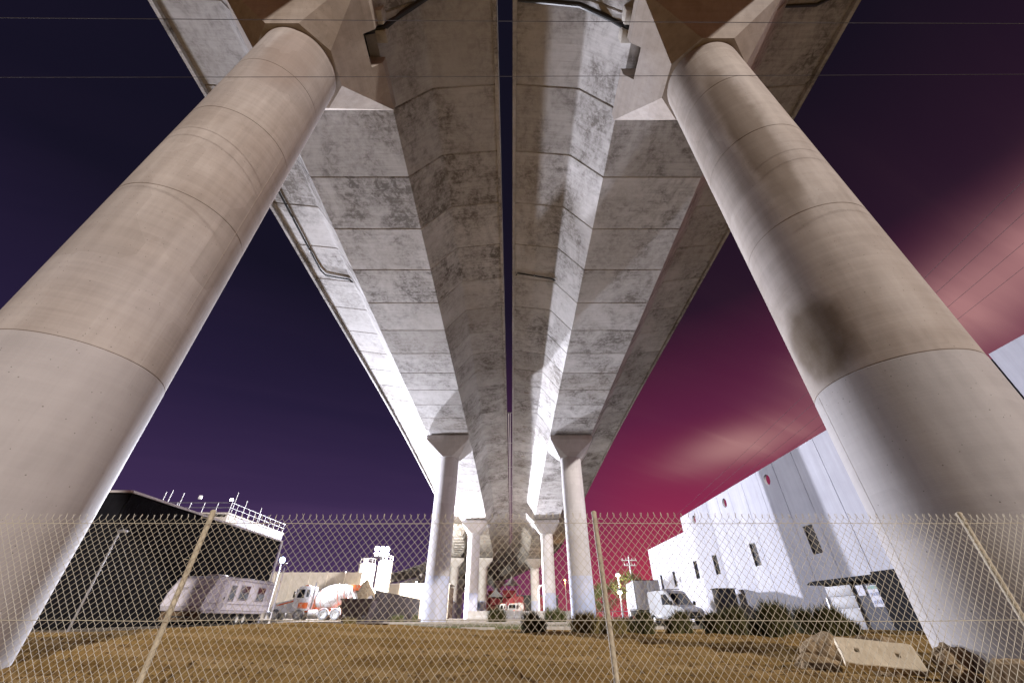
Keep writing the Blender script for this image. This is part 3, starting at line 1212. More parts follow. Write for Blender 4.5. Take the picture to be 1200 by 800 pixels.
# kerb stones along the back of the pad
kt = tag(link('kerb', None), 'line of pale concrete kerb stones behind the dirt pad', 'kerb')
me = MB().box(-.94, .94, -.10, .10, -.2, .14, .015).mesh('kerb_stone', 'kerb_concrete')
for i in range(16):
    x = -9.5 + i * 1.9
    if i in (5, 11):
        continue
    o = link('kerb_stone', me, kt, (x, 26.9 + .15 * sin(i * .7), gz(x, 26.9) + .02 * vnoise(i * 1.3, 2)), .05 * cos(i * .7))
kt2 = tag(link('kerb', None), 'pale low concrete kerb crossing in front of the second piers', 'kerb')
for i in range(22):
    x = -20 + i * 1.9
    link('kerb_stone', me, kt2, (x, 43.2 - .06 * i, gz(x, 43) + .02), -.03)


def tree(label, x, y, h, rx, n, seed, mat='tree_leaf', group='small trees by the far road'):
    rnd = random.Random(seed)
    t = thing('tree', label, 'tree', (x, y, gz(x, y)), 0, group)
    mb = MB()
    mb.tube([(0, 0, -.2), (.05, 0, h * .3), (-.04, .05, h * .6), (0, 0, h * .85)], [h * .035, h * .028, h * .018, h * .006], 8)
    limbs = []
    for k in range(7):
        a = k * 2.4
        zz = h * (.3 + .07 * k)
        e = (cos(a) * rx * .75, sin(a) * rx * .75, zz + h * .22)
        limbs.append(e)
        mb.tube([(0, 0, zz), (e[0] * .5, e[1] * .5, zz + h * .14), e], [h * .014, h * .010, h * .004], 6)
    mb.build('trunk', 'bark', t)
    vs, fs = [], []
    hubs = []
    for _ in range(16):
        u = rnd.uniform(-1, 1)
        a = rnd.uniform(0, 6.3)
        q = sqrt(1 - u * u) * rnd.uniform(.4, 1)
        hubs.append((q * cos(a) * rx, q * sin(a) * rx, h * (.62 + .34 * u), rnd.uniform(.22, .42) * rx))
    for _ in range(n):
        hx, hy, hz, hr = rnd.choice(hubs)
        v = Vector((rnd.gauss(0, 1), rnd.gauss(0, 1), rnd.gauss(0, .8))).normalized() * hr * rnd.random() ** .4
        c = Vector((hx, hy, hz)) + v
        s = rnd.uniform(.06, .13) * h / 4.5
        d1 = Vector((rnd.gauss(0, 1), rnd.gauss(0, 1), rnd.gauss(0, 1))).normalized()
        d2 = d1.orthogonal().normalized()
        o = len(vs)
        vs += [c - d1 * s, c + d2 * s * .5, c + d1 * s, c - d2 * s * .5]
        fs.append((o, o + 1, o + 2, o + 3))
    link('crown', fastmesh('crown', vs, fs, mat), t)


tree('small green tree behind the box truck, touching the white wing', 15.2, 62, 5.2, 2.6, 2600, 91)
tree('small green tree between the right second pier and the centre post', 10.6, 55, 3.8, 1.6, 1800, 92)
tree('low olive tree left of the box truck', 13.6, 70, 3.6, 2.0, 1800, 93, 'verge_leaf')

# ------------------------------------------------------------------ right white warehouse


def panel_with_hole(w, h, hole, th=.18):
    """upright panel in local y (0..w), z (0..h), outer face at x=0, thickness to +x; hole = list of (y,z) points, star-shaped"""
    mb = MB()
    if not hole:
        c = .012
        mb.box(0, th, .018, w - .018, 0, h, 0)
        return mb
    cy = sum(p[0] for p in hole) / len(hole)
    cz = sum(p[1] for p in hole) / len(hole)
    y0, y1 = .018, w - .018
    ang = {}
    for (y, z) in hole:
        ang[atan2(z - cz, y - cy)] = (y, z)
    keys = sorted(ang)

    def hole_at(a):
        ks = keys
        for i in range(len(ks)):
            a0, a1 = ks[i], ks[(i + 1) % len(ks)]
            aa = a
            if i == len(ks) - 1:
                a1 += 2 * pi
                if aa < a0:
                    aa += 2 * pi
            if a0 <= aa <= a1:
                p, q = Vector(ang[ks[i]]), Vector(ang[ks[(i + 1) % len(ks)]])
                d = Vector((cos(aa), sin(aa)))
                e = q - p
                # ray c + t d meets p + u e
                r = p - Vector((cy, cz))
                den = d.x * e.y - d.y * e.x
                t = (r.x * e.y - r.y * e.x) / den
                return (cy + d.x * t, cz + d.y * t)

    def outer(a):
        d = (cos(a), sin(a))
        ts = []
        if d[0] > 1e-9:
            ts.append((y1 - cy) / d[0])
        if d[0] < -1e-9:
            ts.append((y0 - cy) / d[0])
        if d[1] > 1e-9:
            ts.append((h - cz) / d[1])
        if d[1] < -1e-9:
            ts.append((0 - cz) / d[1])
        t = min(ts)
        return (cy + d[0] * t, cz + d[1] * t)
    alla = sorted(set(keys + [atan2(z - cz, y - cy) for y in (y0, y1) for z in (0, h)]))
    n = len(alla)
    inn = [hole_at(a) for a in alla]
    out = [outer(a) for a in alla]
    vs = [(0, *p) for p in inn] + [(0, *p) for p in out] + [(th, *p) for p in inn] + [(th, *p) for p in out]
    fs = []
    for i in range(n):
        j = (i + 1) % n
        fs += [(i, j, n + j, n + i), (2 * n + i, 3 * n + i, 3 * n + j, 2 * n + j), (i, 2 * n + i, 2 * n + j, j), (n + i, n + j, 3 * n + j, 3 * n + i)]
    mb.add(vs, fs)
    return mb


def window_part(parent, x, y0, y1, z0, z1):
    f = MB()
    e = .05
    f.box(x, x + .07, y0, y1, z0, z0 + e)
    f.box(x, x + .07, y0, y1, z1 - e, z1)
    f.box(x, x + .07, y0, y0 + e, z0 + e, z1 - e)
    f.box(x, x + .07, y1 - e, y1, z0 + e, z1 - e)
    w = f.build('window', 'black_metal', parent)
    MB().box(x + .03, x + .045, y0 + e + .002, y1 - e - .002, z0 + e + .002, z1 - e - .002).build('pane', 'dark_glass', w)
    return w


def build_warehouse():
    X = 20.0
    PW = 2.52
    t = thing('white_warehouse', 'long white panel warehouse with slot windows and round parapet holes', 'warehouse', (X, 20.2, 0))
    H = 10.3
    wins = {28.4: 1, 35.8: 1, 43.0: 1, 49.2: 1}
    holes = [30.7, 38.3, 47.4]
    for i in range(12):
        ya = 20.2 + i * PW
        hole = None
        for hy in holes:
            if ya <= hy < ya + PW:
                hy2 = ya + PW / 2
                hole = [(hy2 - ya + .40 * cos(q * pi / 12), 9.38 + .40 * sin(q * pi / 12)) for q in range(24)]
        for wy in wins:
            if ya <= wy < ya + PW:
                c = PW / 2
                hole = [(c - .5, 3.95), (c + .5, 3.95), (c + .5, 5.65), (c - .5, 5.65)]
                window_part(t, .075, i * PW + c - .5, i * PW + c + .5, 3.95, 5.65)
        mb = panel_with_hole(PW, H, hole)
        o = mb.build('wall_panel', 'white_panel', t, (.003 * (i % 2), i * PW, 0))
    # body and roof behind the panels, roof well below the parapet
    MB().box(.32, 16, .05, 12 * PW - .05, 0, 8.5).build('wall_core', 'dark_gap', t)
    MB().box(.19, 16.2, 12 * PW - .02, 12 * PW + .2, 0, 9.0).build('end_wall', 'white_panel', t)
    MB().box(.19, 16.2, -.2, -.02, 0, 9.0).build('end_wall', 'white_panel', t)
    MB().box(-.05, -.006, 17.2, 17.42, 7.35, 7.45).build('vent', 'black_metal', t)
    # lower rear wing
    y0 = 12 * PW + .21
    for i in range(6):
        c = PW / 2
        hole = None
        if i in (2, 4):
            hole = [(c - .45, 3.7), (c + .45, 3.7), (c + .45, 5.3), (c - .45, 5.3)]
            window_part(t, .275, y0 + i * PW + c - .45, y0 + i * PW + c + .45, 3.7, 5.3)
        panel_with_hole(PW, 8.8, hole).build('wing_panel', 'white_panel', t, (.2, y0 + i * PW, 0))
    MB().box(.52, 14, y0 + .05, y0 + 6 * PW - .05, 0, 8.2).build('wing_core', 'dark_gap', t)
    MB().box(.39, 14.2, y0 + 6 * PW - .02, y0 + 6 * PW + .2, 0, 8.6).build('end_wall', 'white_panel', t)
    # near block, set back, beyond the right pier
    t2 = thing('white_block', 'white panel building corner seen past the right edge of the right pier', 'building', (22.5, 0, 0))
    for i in range(5):
        panel_with_hole(2.4, 10.7, None).build('wall_panel', 'white_panel', t2, (0, 3.6 + i * 2.4, 0))
    MB().box(.19, 14, 3.65, 15.55, 0, 9.6).build('wall_core', 'dark_gap', t2)
    MB().box(.0, 14, 15.62, 15.85, 0, 10.45).build('end_wall', 'shed_cladding', t2)
    # entrance with canopy and posters
    e = thing('entrance_porch', 'small porch with dark canopy and posters against the white wall', 'porch', (18.35, 21.6, 0))
    e.scale = (1, 1, .84)
    MB().prism([(-1.2, 2.5), (6.1, 2.5), (6.35, 2.56), (5.9, 2.72), (-1.2, 2.72)], 'x', -.55, 1.63).build('canopy', 'shed_cladding', e)
    for (z0, z1) in ((.02, 1.08), (1.14, 1.72), (1.80, 2.49)):
        MB().box(-.02, .04, 3.5, 5.6, z0, z1, .01).build('shutter_panel', 'grey_panel', e)
    MB().box(.045, 1.6, 3.52, 5.58, 0, 2.49).build('side_wall', 'grey_panel', e)
    MB().box(.10, 1.6, -1.0, 3.49, 0, 2.49).build('door_front', 'door_grey', e)
    MB().box(-.12, -.03, 5.62, 5.72, .0, 1.75).build('bollard_rail', 'white_paint', e)
    p = MB().box(.06, .095, 1.2, 2.5, 1.15, 2.25).build('poster', 'poster_white', e)
    MB().box(.052, .059, 1.25, 2.45, 2.05, 2.22).build('header_strip', 'poster_green', p)
    rnd = random.Random(77)
    for row, (zz, hgt) in enumerate(((1.72, .20), (1.30, .22))):
        y = 2.4
        while y > 1.35:
            w = rnd.uniform(.06, .13)
            MB().box(.050, .058, y - w, y, zz, zz + hgt * rnd.uniform(.7, 1)).build('lettering', 'poster_blue', p)
            y -= w + rnd.uniform(.03, .07)
    MB().box(.06, .095, 2.72, 3.25, 1.75, 2.3).build('poster', 'poster_white', e)
    MB().box(-.5, -.2, -3.4, 1.1, 0, 2.85).build('dark_screen', 'shed_cladding', e)
    return t


build_warehouse()

# ------------------------------------------------------------------ left dark shed


def build_shed():
    t = thing('dark_shed', 'big black clad shed behind the caravan on the left', 'shed', (-26.6, 28.6, 0))
    H = 7.75
    # ribbed cladding sheets, each about a metre
    n = 22
    for i in range(n):
        y0 = i * .98
        poly = []
        for k in range(5):
            yy = y0 + k * .196
            poly += [(0, yy + .006), (0, yy + .10), (-.03, yy + .12), (-.03, yy + .176)]
        poly += [(-.12, y0 + .97), (-.12, y0 + .006)]
        MB().prism(poly, 'z', .05, H - .12).build('cladding_sheet', 'shed_cladding', t, (.12, 0, 0))
    MB().box(-16, -.02, .02, n * .98 - .02, 0, H - .2).build('body', 'shed_cladding', t)
    for i in range(16):
        MB().box(-.97 - i * .98, -.005 - i * .98, -.10, .01, .05, H - .12, .012).build('cladding_sheet', 'shed_cladding', t)
    MB().box(-16, .20, -.16, n * .98 + .1, H - .118, H).build('roof', 'roof_dark', t)
    MB().box(.203, .29, -.16, n * .98 + .1, H - .12, H + .03).build('roof_trim', 'shed_trim', t)
    MB().box(-16, .20, -.25, -.163, H - .12, H + .03).build('roof_trim', 'shed_trim', t)
    MB().tube([(.25, n * .98 + .05, H - .13), (.25, n * .98 + .05, 0)], .09, 10).build('downpipe', 'white_paint', t)


build_shed()


def lamp_post(label, x, y, h, r=.045, head=None, arm=0.0, group=None, mat='galvanised', name='lamp_post'):
    z = gz(x, y)
    t = thing(name, label, 'lamp post' if head else 'pole', (x, y, z), 0, group)
    MB().tube([(0, 0, -.3), (0, 0, h * .5), (0, 0, h)], [r * 1.2, r, r * .8], 10).build('pole', mat, t)
    MB().box(-.14, .14, -.14, .14, -.05, .03).build('base_plate', mat, t)
    if head:
        hd = MB().box(-.05 - arm, .38 + arm * 0, -.12, .12, h - .02, h + .10, .02).build('lamp_head', mat, t)
        MB().box(-.02 - arm, .34, -.10, .10, h - .035, h - .022).build('lens', head, hd)
    return t


lamp_post('slim unlit lamp post in front of the dark shed', -22.9, 25.2, 4.95, .05, 'grey_panel')
lamp_post('bright white pole between the caravan and the mixer truck', -22.9, 45.6, 4.6, .06, None, 0, None, 'white_paint', 'marker_pole')

# white plant building with roof rails behind the shed


def build_plant():
    t = thing('plant_building', 'pale concrete plant building with roof handrails above the dark shed', 'building', (-33, 49, 0))
    H = 10.4
    cols = ['cream_wall', 'white_panel', 'grey_panel', 'white_panel', 'grey_panel', 'white_panel']
    for i, (a, b) in enumerate(((0, 2.2), (2.2, 4.6), (4.6, 7.4), (7.4, 9.8), (9.8, 12.3), (12.3, 13.4))):
        MB().box(-.25, 0, a + .01, b - .01, 0, H - .02 - .0 * i).build('wall_panel', cols[i], t)
    for i in range(6):
        MB().box(-2.2 * (i + 1) + .01, -2.2 * i - .26 if i == 0 else -2.2 * i - .01, -.02, .22, 0, H - .3).build('wall_panel', 'cream_wall' if i != 1 else 'grey_panel', t)
    MB().box(-13.2, -.252, .222, 13.3, 0, H - .6).build('core', 'roof_dark', t)
    MB().box(-13.4, .12, -.14, 13.5, H - .019, H + .16).build('roof_slab', 'cream_wall', t)
    rail = MB()
    top = H + .16
    for z in (.55, 1.1):
        rail.tube([(-13.2, 0, top + z), (0, 0, top + z), (0, 13.3, top + z)], .035, 6)
    rail.build('handrail', 'galvanised', t)
    for i in range(9):
        MB().tube([(-1.6 * i, 0, top - .02), (-1.6 * i, 0, top + 1.13)], .035, 6).build('rail_post', 'galvanised', t)
    for i in range(1, 11):
        MB().tube([(0, 1.3 * i, top - .02), (0, 1.3 * i, top + 1.13)], .035, 6).build('rail_post', 'galvanised', t)
    for (x, y, h) in ((-8.6, .3, 2.4), (-7.9, .3, 2.6), (-6.4, .3, 2.3), (-.1, .6, 2.4), (-.2, 3.0, 2.0), (-.2, 6.5, 1.9)):
        MB().tube([(x, y, top), (x, y, top + h)], .04, 6).build('mast', 'galvanised', t)
    # roof flood lamp shown lit at the corner
    l = MB().box(-.22, .12, -.28, -.12, top + 1.2, top + 1.5, .02).build('roof_lamp', 'galvanised', t)
    MB().box(-.18, .08, -.30, -.283, top + 1.23, top + 1.47).build('lens', 'lamp_white', l)
    ld = bpy.data.lights.new('roof_flood', 'SPOT')
    ld.energy = .92e5
    ld.color = (.86, .88, 1.0)
    ld.shadow_soft_size = .30
    ld.spot_size = radians(150)
    ld.spot_blend = .25
    lo = bpy.data.objects.new('roof_flood_lamp', ld)
    COL.objects.link(lo)
    lo.parent = t
    lo.location = (.35, -.60, top + 1.35)
    lo.rotation_euler = Vector((38, -19, -4)).to_track_quat('-Z', 'Y').to_euler()
    l = MB().box(-4.2, -3.9, -.1, .15, top + 1.5, top + 1.9, .02).build('roof_lamp', 'white_paint', t)


build_plant()

# ------------------------------------------------------------------ floodlights that light the yard


def floodlight(label, loc, mast_h, power, aim, size, col, mat, cone=None, blend=.3, heads=3):
    x, y, z = loc
    t = thing('floodlight_mast', label, 'floodlight', (x, y, gz(x, y)), 0, 'yard floodlights')
    h = z - gz(x, y)
    MB().tube([(0, 0, -.3), (0, 0, h * .6), (0, 0, h - .35)], [.16, .12, .09], 12).build('mast', 'galvanised', t)
    MB().box(-1.0, 1.0, -.06, .06, h - .52, h - .42).build('crossbar', 'galvanised', t)
    a = (Vector(aim) - Vector(loc)).normalized()
    yaw = atan2(a.y, a.x)
    for k in range(heads * (2 if heads > 1 else 1)):
        u = (k % heads - (heads - 1) / 2) * 1.0
        px, py = -sin(yaw) * u, cos(yaw) * u
        hd = MB().lathe([(.12, -.30), (.30, -.20), (.44, .06), (.45, .10)], 20, rotm('Y', pi / 2)).build('lamp_head', 'galvanised', t, (px + a.x * .02, py + a.y * .02, h + .9 * (k // heads)), yaw)
        MB().lathe([(0, .115), (.25, .118), (.43, .104)], 20, rotm('Y', pi / 2), False).build('lens', mat, hd)
    ld = bpy.data.lights.new('flood', 'SPOT' if cone else 'POINT')
    ld.energy = power
    ld.color = col
    ld.shadow_soft_size = size
    if cone:
        ld.spot_size = radians(cone)
        ld.spot_blend = blend
    lo = bpy.data.objects.new('flood_lamp', ld)
    COL.objects.link(lo)
    lo.parent = t
    lo.location = (a.x * .75, a.y * .75, h + a.z * .75)
    lo.rotation_euler = a.to_track_quat('-Z', 'Y').to_euler()
    if heads > 1:
        # added rear head, unseen, brightening the silos and walls behind
        hd = MB().box(-.2, .2, -.10, .14, h - .95, h - .65, .03).build('lamp_head', 'galvanised', t)
        MB().box(-.17, .17, .143, .155, h - .92, h - .68).build('lens', mat, hd)
        l2 = bpy.data.lights.new('added_silo_fill', 'SPOT')
        l2.energy = 7e4
        l2.color = (1, .95, .85)
        l2.shadow_soft_size = .25
        l2.spot_size = radians(165)
        lb = bpy.data.objects.new('added_silo_fill_lamp', l2)
        COL.objects.link(lb)
        lb.parent = t
        lb.location = (0, .5, h - .8)
        lb.rotation_euler = Vector((0, 1, -.35)).to_track_quat('-Z', 'Y').to_euler()
    return t


floodlight('blazing white floodlight on a mast beside the pale silos', (-27.0, 92.0, 11.4), 11, 4.5e5, (0, 25, 9), .35, (.87, .88, 1.0), 'lamp_white', 150, .25, 3)
floodlight('bluish floodlight just past the corner of the dark shed', (-37.2, 72.5, 8.2), 8, 1.5e4, (6, 35, 6), .35, (.70, .80, 1.0), 'lamp_blue', 120, .25, 1)

# far street lamps, lit
for (x, y, h, m, lab, colr, pw) in ((13.6, 118.0, 8.0, 'lamp_orange', 'distant street lamp glowing orange right of the third pier', (1, .5, .15), 1200),
                               (13.9, 60.0, 4.6, 'lamp_warm', 'upper white lamp glowing just left of the centre fence post', (1, .9, .7), 700),
                               (12.0, 52.0, 2.6, 'lamp_warm', 'lower white lamp glowing on a short post by the centre fence post', (1, .9, .7), 300)):
    t = thing('street_lamp', lab, 'street lamp', (x, y, gz(x, y)), 0, 'lit lamps by the far road')
    MB().tube([(0, 0, -.2), (0, 0, h * .5), (0, 0, h)], [.10, .08, .06], 8).build('pole', 'galvanised', t)
    hd = MB().lathe([(.06, h - .02), (.26, h + .12), (.30, h + .30), (.12, h + .46), (0, h + .48)], 12).build('lamp_head', 'galvanised', t)
    MB().lathe([(0, h - .06), (.24, h + .02), (.28, h + .10)], 12, None, True).build('lens', m, hd)
    ld = bpy.data.lights.new('street', 'POINT')
    ld.energy = pw
    ld.color = colr
    ld.shadow_soft_size = .2
    lo = bpy.data.objects.new('street_bulb', ld)
    COL.objects.link(lo)
    lo.parent = t
    lo.location = (0, -.5, h - .25)

# ------------------------------------------------------------------ yard: silos, walls, heap, fence, skip
for k, (x, y, h, r, lab) in enumerate(((-31.4, 98.0, 9.8, 1.75, 'left pale cement silo beside the floodlight'), (-27.6, 98.5, 10.4, 1.55, 'right pale cement silo behind the floodlight'))):
    t = thing('cement_silo', lab, 'silo', (x, y, gz(x, y)), 0, 'cement silos')
    MB().lathe([(.35, 1.6), (r, 3.6), (r, h - .3), (r * .96, h - .1), (r * .3, h + .15), (0, h + .18)], 36).build('shell', 'silo_paint', t)
    for q in range(4):
        a = pi / 4 + q * pi / 2
        MB().box(-.12, .12, -.12, .12, 0, 3.8).build('leg', 'galvanised', t, (cos(a) * (r - .1), sin(a) * (r - .1), 0))
    for zz in (4.8, 6.4, 8.0):
        MB().lathe([(r + .003, zz), (r + .05, zz + .02), (r + .05, zz + .10), (r + .003, zz + .12)], 36, None, False).build('hoop', 'silo_paint', t)
    lad = MB()
    for s in (-.22, .22):
        lad.tube([(s, -r - .2, .3), (s, -r - .2, h + .6)], .03, 6)
    for q in range(28):
        lad.tube([(-.22, -r - .2, .6 + q * .33), (.22, -r - .2, .6 + q * .33)], .02, 5)
    lad.build('ladder', 'galvanised', t)
    rail = MB()
    ring = [(cos(q * pi / 10) * r * .9, sin(q * pi / 10) * r * .9, h + .9) for q in range(20)]
    rail.tube(ring, .03, 5, closed=True)
    for q in range(0, 20, 2):
        rail.tube([(ring[q][0], ring[q][1], h - .2), ring[q]], .025, 5)
    rail.build('guard_rail', 'galvanised', t)

t = thing('precast_wall', 'tall tan precast wall behind the mixer truck', 'wall', (-48, 86, .3))
for i in range(6):
    MB().box(i * 3.3 + .015, i * 3.3 + 3.285, 0, .25, 0, 7.3).build('wall_panel', 'tan_wall', t)
    MB().box(i * 3.3 - .12, i * 3.3 + .12, -.12, -.003, 0, 7.45).build('pilaster', 'tan_wall', t)
t = thing('low_building', 'low white lit building right of the silos', 'building', (-29.0, 104, .3))
for i in range(5):
    MB().box(i * 3.0 + .01, i * 3.0 + 2.99, 0, .3, 0, 6.4).build('wall_panel', 'cream_wall', t)
MB().box(.02, 14.98, .32, 8, 0, 6.1).build('body', 'tan_wall', t)
MB().box(-.15, 15.15, -.15, 8.2, 6.402, 6.62).build('roof', 'shed_trim', t)
for i in range(3):
    MB().box(7 + i * 2.6, 7.5 + i * 2.6, 1, 1.6, 6.62, 7.1, .03).build('roof_vent', 'galvanised', t)


def heap(label, x, y, rx, ry, h, mat, seed):
    n, m = 46, 30
    vs, fs = [], []
    for j in range(m):
        for i in range(n):
            u, v = i / (n - 1) * 2 - 1, j / (m - 1) * 2 - 1
            q = max(0, 1 - sqrt(u * u + v * v) * (1 + .25 * vnoise(u * 2 + seed, v * 2, 41)))
            z = h * q ** .85 + .35 * q * vnoise(u * 6 + seed, v * 6, 42) + .15 * q * vnoise(u * 15, v * 15 + seed, 43)
            vs.append((u * rx, v * ry, z - .1))
    for j in range(m - 1):
        for i in range(n - 1):
            fs.append((j * n + i, j * n + i + 1, (j + 1) * n + i + 1, (j + 1) * n + i))
    o = link('gravel_heap', fastmesh('gravel_heap', vs, fs, mat), None, (x, y, gz(x, y)))
    tag(o, label, 'heap')


simple('gravel_grey', (.22, .20, .19), .95, 0, .4, 4, bumps=.8, spec=.05)
simple('gravel_tan', (.46, .37, .24), .95, 0, .5, 4, bumps=.8, spec=.05)
heap('tan gravel heap below the silos', -25.8, 82, 5.0, 4.5, 6.0, 'gravel_tan', 3)
heap('grey gravel heap behind the steel skip', -16.8, 56, 2.2, 2.2, 2.6, 'gravel_grey', 9)

t = thing('panel_fence', 'dark upright panel fence beside the second left pier', 'fence', (-14.3, 49.5, gz(-14.3, 55) - .1))
for i in range(16):
    MB().box(-.06, .0, i * 1.5 + .012, i * 1.5 + 1.488, 0, 2.75 + .05 * vnoise(i * 1.7, 1)).build('fence_panel', 'dark_panel', t, (.02 * vnoise(i * 2.3, 4), 0, 0))
    MB().box(-.16, -.063, i * 1.5 - .06, i * 1.5 + .06, 0, 2.8).build('post', 'dark_panel', t)

t = thing('steel_skip', 'mauve grey steel skip bin at the end of the dark fence', 'skip bin', (-14.9, 46.2, gz(-15, 46)))
mb = MB()
mb.prism([(-1.1, 0), (1.1, 0), (1.5, 1.85), (-1.5, 1.85)], 'y', -.9, .9)
sk = mb.build('bin_body', 'skip_steel', t)
for s in (-.75, 0, .75):
    MB().box(s - .06, s + .06, -.97, -.903, .1, 1.75).build('rib', 'skip_steel', t)
MB().box(-1.58, 1.58, -.98, -.88, 1.853, 1.98).build('rim', 'skip_steel', t)
MB().box(-1.58, 1.58, .88, .98, 1.853, 1.98).build('rim', 'skip_steel', t)
for s in (-1, 1):
    MB().lathe([(.10, -.06), (.14, -.03), (.14, .03), (.10, .06)], 12, rotm('X', pi / 2, (s * .9, -1.02, .55))).build('lifting_lug', 'galvanised', t)

# debris by the skip
t = thing('timber_offcut', 'dark timber offcut lying on the gravel in front of the skip', 'timber', (-11.2, 38.6, gz(-11.2, 38.6)), -.25)
MB().box(-1.5, 1.5, -.10, .10, .0, .12, .01).build('plank', 'timber', t)

# ------------------------------------------------------------------ vehicles


def wheel(parent, x, y, z, r, w, side=-1, tyre='rubber', rim='rim_metal'):
    """axle along local y; side = outward y direction"""
    M = rotm('X', pi / 2 * (1 if side < 0 else -1), (x, y, z))
    t = MB().lathe([(r * .58, -w / 2), (r * .90, -w / 2), (r, -w * .32), (r, w * .32), (r * .90, w / 2), (r * .58, w / 2)], 28, M, False)
    wo = t.build('wheel', tyre, parent)
    MB().lathe([(0, w * .20), (r * .18, w * .22), (r * .20, w * .34), (r * .30, w * .34), (r * .34, w * .16), (r * .52, w * .30), (r * .585, w * .46)], 24, M, False).build('rim', rim, wo)
    return wo


def mixer_truck(label, loc, rz, group, detail=True):
    """forward = -x, length 9.7 m"""
    t = thing('mixer_truck', label, 'truck', loc, rz, group)
    MB().box(1.0, 9.2, -.45, .45, .78, 1.08, .02).build('chassis', 'orange_paint', t)
    # bonnet: sloping nose
    b = MB()
    b.prism([(.25, .75), (.15, 1.35), (.45, 1.62), (2.7, 2.15), (2.7, .75)], 'y', -.85, .85)
    bo = b.build('bonnet', 'white_paint', t)
    for s in (-1, 1):
        st = MB().prism([(.7, 1.36), (2.6, 1.82), (2.6, 2.0), (.7, 1.52)], 'y', s * .853, s * .862).build('stripe', 'orange_paint', bo)
    MB().box(-.12, .18, -1.18, 1.18, .45, .82, .05).build('bumper', 'white_paint', t)
    g = MB()
    for i in range(6):
        g.box(.10, .16, -.6, .6, .86 + i * .08, .90 + i * .08)
    g.build('grille', 'chassis_dark', t)
    for s in (-1, 1):
        MB().lathe([(0, .05), (.11, .04), (.13, 0)], 12, rotm('Y', -pi / 2, (.14, s * .9, .98))).build('headlight', 'rim_metal', t)
    # cab
    cab = MB()
    cab.prism([(2.65, .95), (2.65, 2.2), (2.95, 3.25), (3.25, 3.42), (4.35, 3.42), (4.45, 3.2), (4.45, .95)], 'y', -1.18, 1.18)
    co = cab.build('cab', 'white_paint', t)
    MB().box(3.25, 3.7, -.25, .25, 3.423, 3.58, .04).build('beacon', 'orange_paint', co)
    for s in (-1, 1):
        MB().prism([(2.92, 2.22), (3.12, 3.08), (3.72, 3.08), (3.72, 2.22)], 'y', s * 1.183, s * 1.195).build('door_window', 'dark_glass', co)
        MB().box(3.98, 4.30, s * 1.19 - .006, s * 1.19 + .006, 2.3, 3.05).build('rear_window', 'dark_glass', co)
        MB().box(3.30, 4.40, s * 1.19 - .008, s * 1.19 + .008, 1.15, 1.75).build('door_panel', 'orange_paint', co)
        MB().box(2.55, 2.75, s * 1.45 - .10, s * 1.45 + .10, 2.2, 2.85, .03).build('mirror', 'chassis_dark', co)
    MB().prism([(-1.0, 2.28), (1.0, 2.28), (.92, 3.12), (-.92, 3.12)], 'x', 2.66, 2.70).build('windscreen', 'dark_glass', co)
    MB().tube([(4.75, -.95, 1.1), (4.75, -.95, 3.85)], .09, 10).build('exhaust_stack', 'galvanised', t)
    MB().tube([(4.95, .95, 1.1), (4.95, .95, 3.3)], .07, 10).build('air_intake', 'galvanised', t)
    # mudguards, tank
    for (x, m) in ((3.5, 'white_paint'), (6.4, 'white_paint'), (7.8, 'white_paint')):
        for s in (-1, 1):
            gd = MB()
            pts = [(x + .68 * cos(a * pi / 10), .55 + .68 * sin(a * pi / 10)) for a in range(11)]
            inn = [(x + .63 * cos(a * pi / 10), .55 + .63 * sin(a * pi / 10)) for a in range(10, -1, -1)]
            gd.prism(pts + inn, 'y', s * .85, s * 1.22)
            gd.build('mudguard', m, t)
    for s in (-1, 1):
        MB().lathe([(0, -.55), (.28, -.53), (.32, -.45), (.32, .45), (.28, .53), (0, .55)], 18, rotm('Y', pi / 2, (5.1, s * .85, .75))).build('tank', 'white_paint', t)
    # drum
    tilt = radians(-14)
    M = Matrix.Translation((5.0, 0, 1.98)) @ Matrix.Rotation(pi / 2 + tilt, 4, 'Y')
    MB().lathe([(0, 0), (.72, .02), (.84, .10), (1.22, 1.25), (1.22, 2.15), (.92, 3.3), (.62, 4.15), (.66, 4.2), (.66, 4.32), (.52, 4.32), (.48, 3.9)], 40, M, False).build('drum', 'drum_white', t)
    for zz, rr in ((.62, 1.02), (2.62, 1.12), (3.35, .915)):
        hel = MB()
        hel.lathe([(rr, zz - .03), (rr + .02, zz - .02), (rr + .02, zz + .02), (rr, zz + .03)], 40, M, False)
        hel.build('drum_band', 'orange_paint', t)
    
    MB().prism([(4.75, 1.08), (5.15, 1.08), (5.1, 2.55), (4.85, 2.55)], 'y', -.5, .5).build('front_pedestal', 'orange_paint', t)
    for s in (-1, 1):
        MB().prism([(8.3, 1.08), (8.8, 1.08), (8.75, 2.5), (8.5, 2.5)], 'y', s * .55 - .06, s * .55 + .06).build('rear_pedestal', 'orange_paint', t)
    # hopper, chute, ladder
    MB().lathe([(.35, 0), (.62, .55), (.66, .55), (.40, 0)], 16, Matrix.Translation((9.35, 0, 3.05)), False).build('hopper', 'orange_paint', t)
    ch = MB()
    ch.prism([(-.28, .25), (-.22, 0), (.22, 0), (.28, .25), (.24, .25), (.18, .04), (-.18, .04), (-.24, .25)], 'z', 0, 1.9)
    c = ch.build('chute', 'white_paint', t, (9.25, -.3, 2.7))
    c.rotation_euler = (radians(150), 0, radians(75))
    for s in (-.75, -.45):
        MB().tube([(9.05, s - .3, .6), (8.75, s - .3, 3.5)], .03, 6).build('ladder_rail', 'white_paint', t)
    MB().box(8.95, 9.15, -1.2, 1.2, .7, .95, .02).build('rear_beam', 'orange_paint', t)
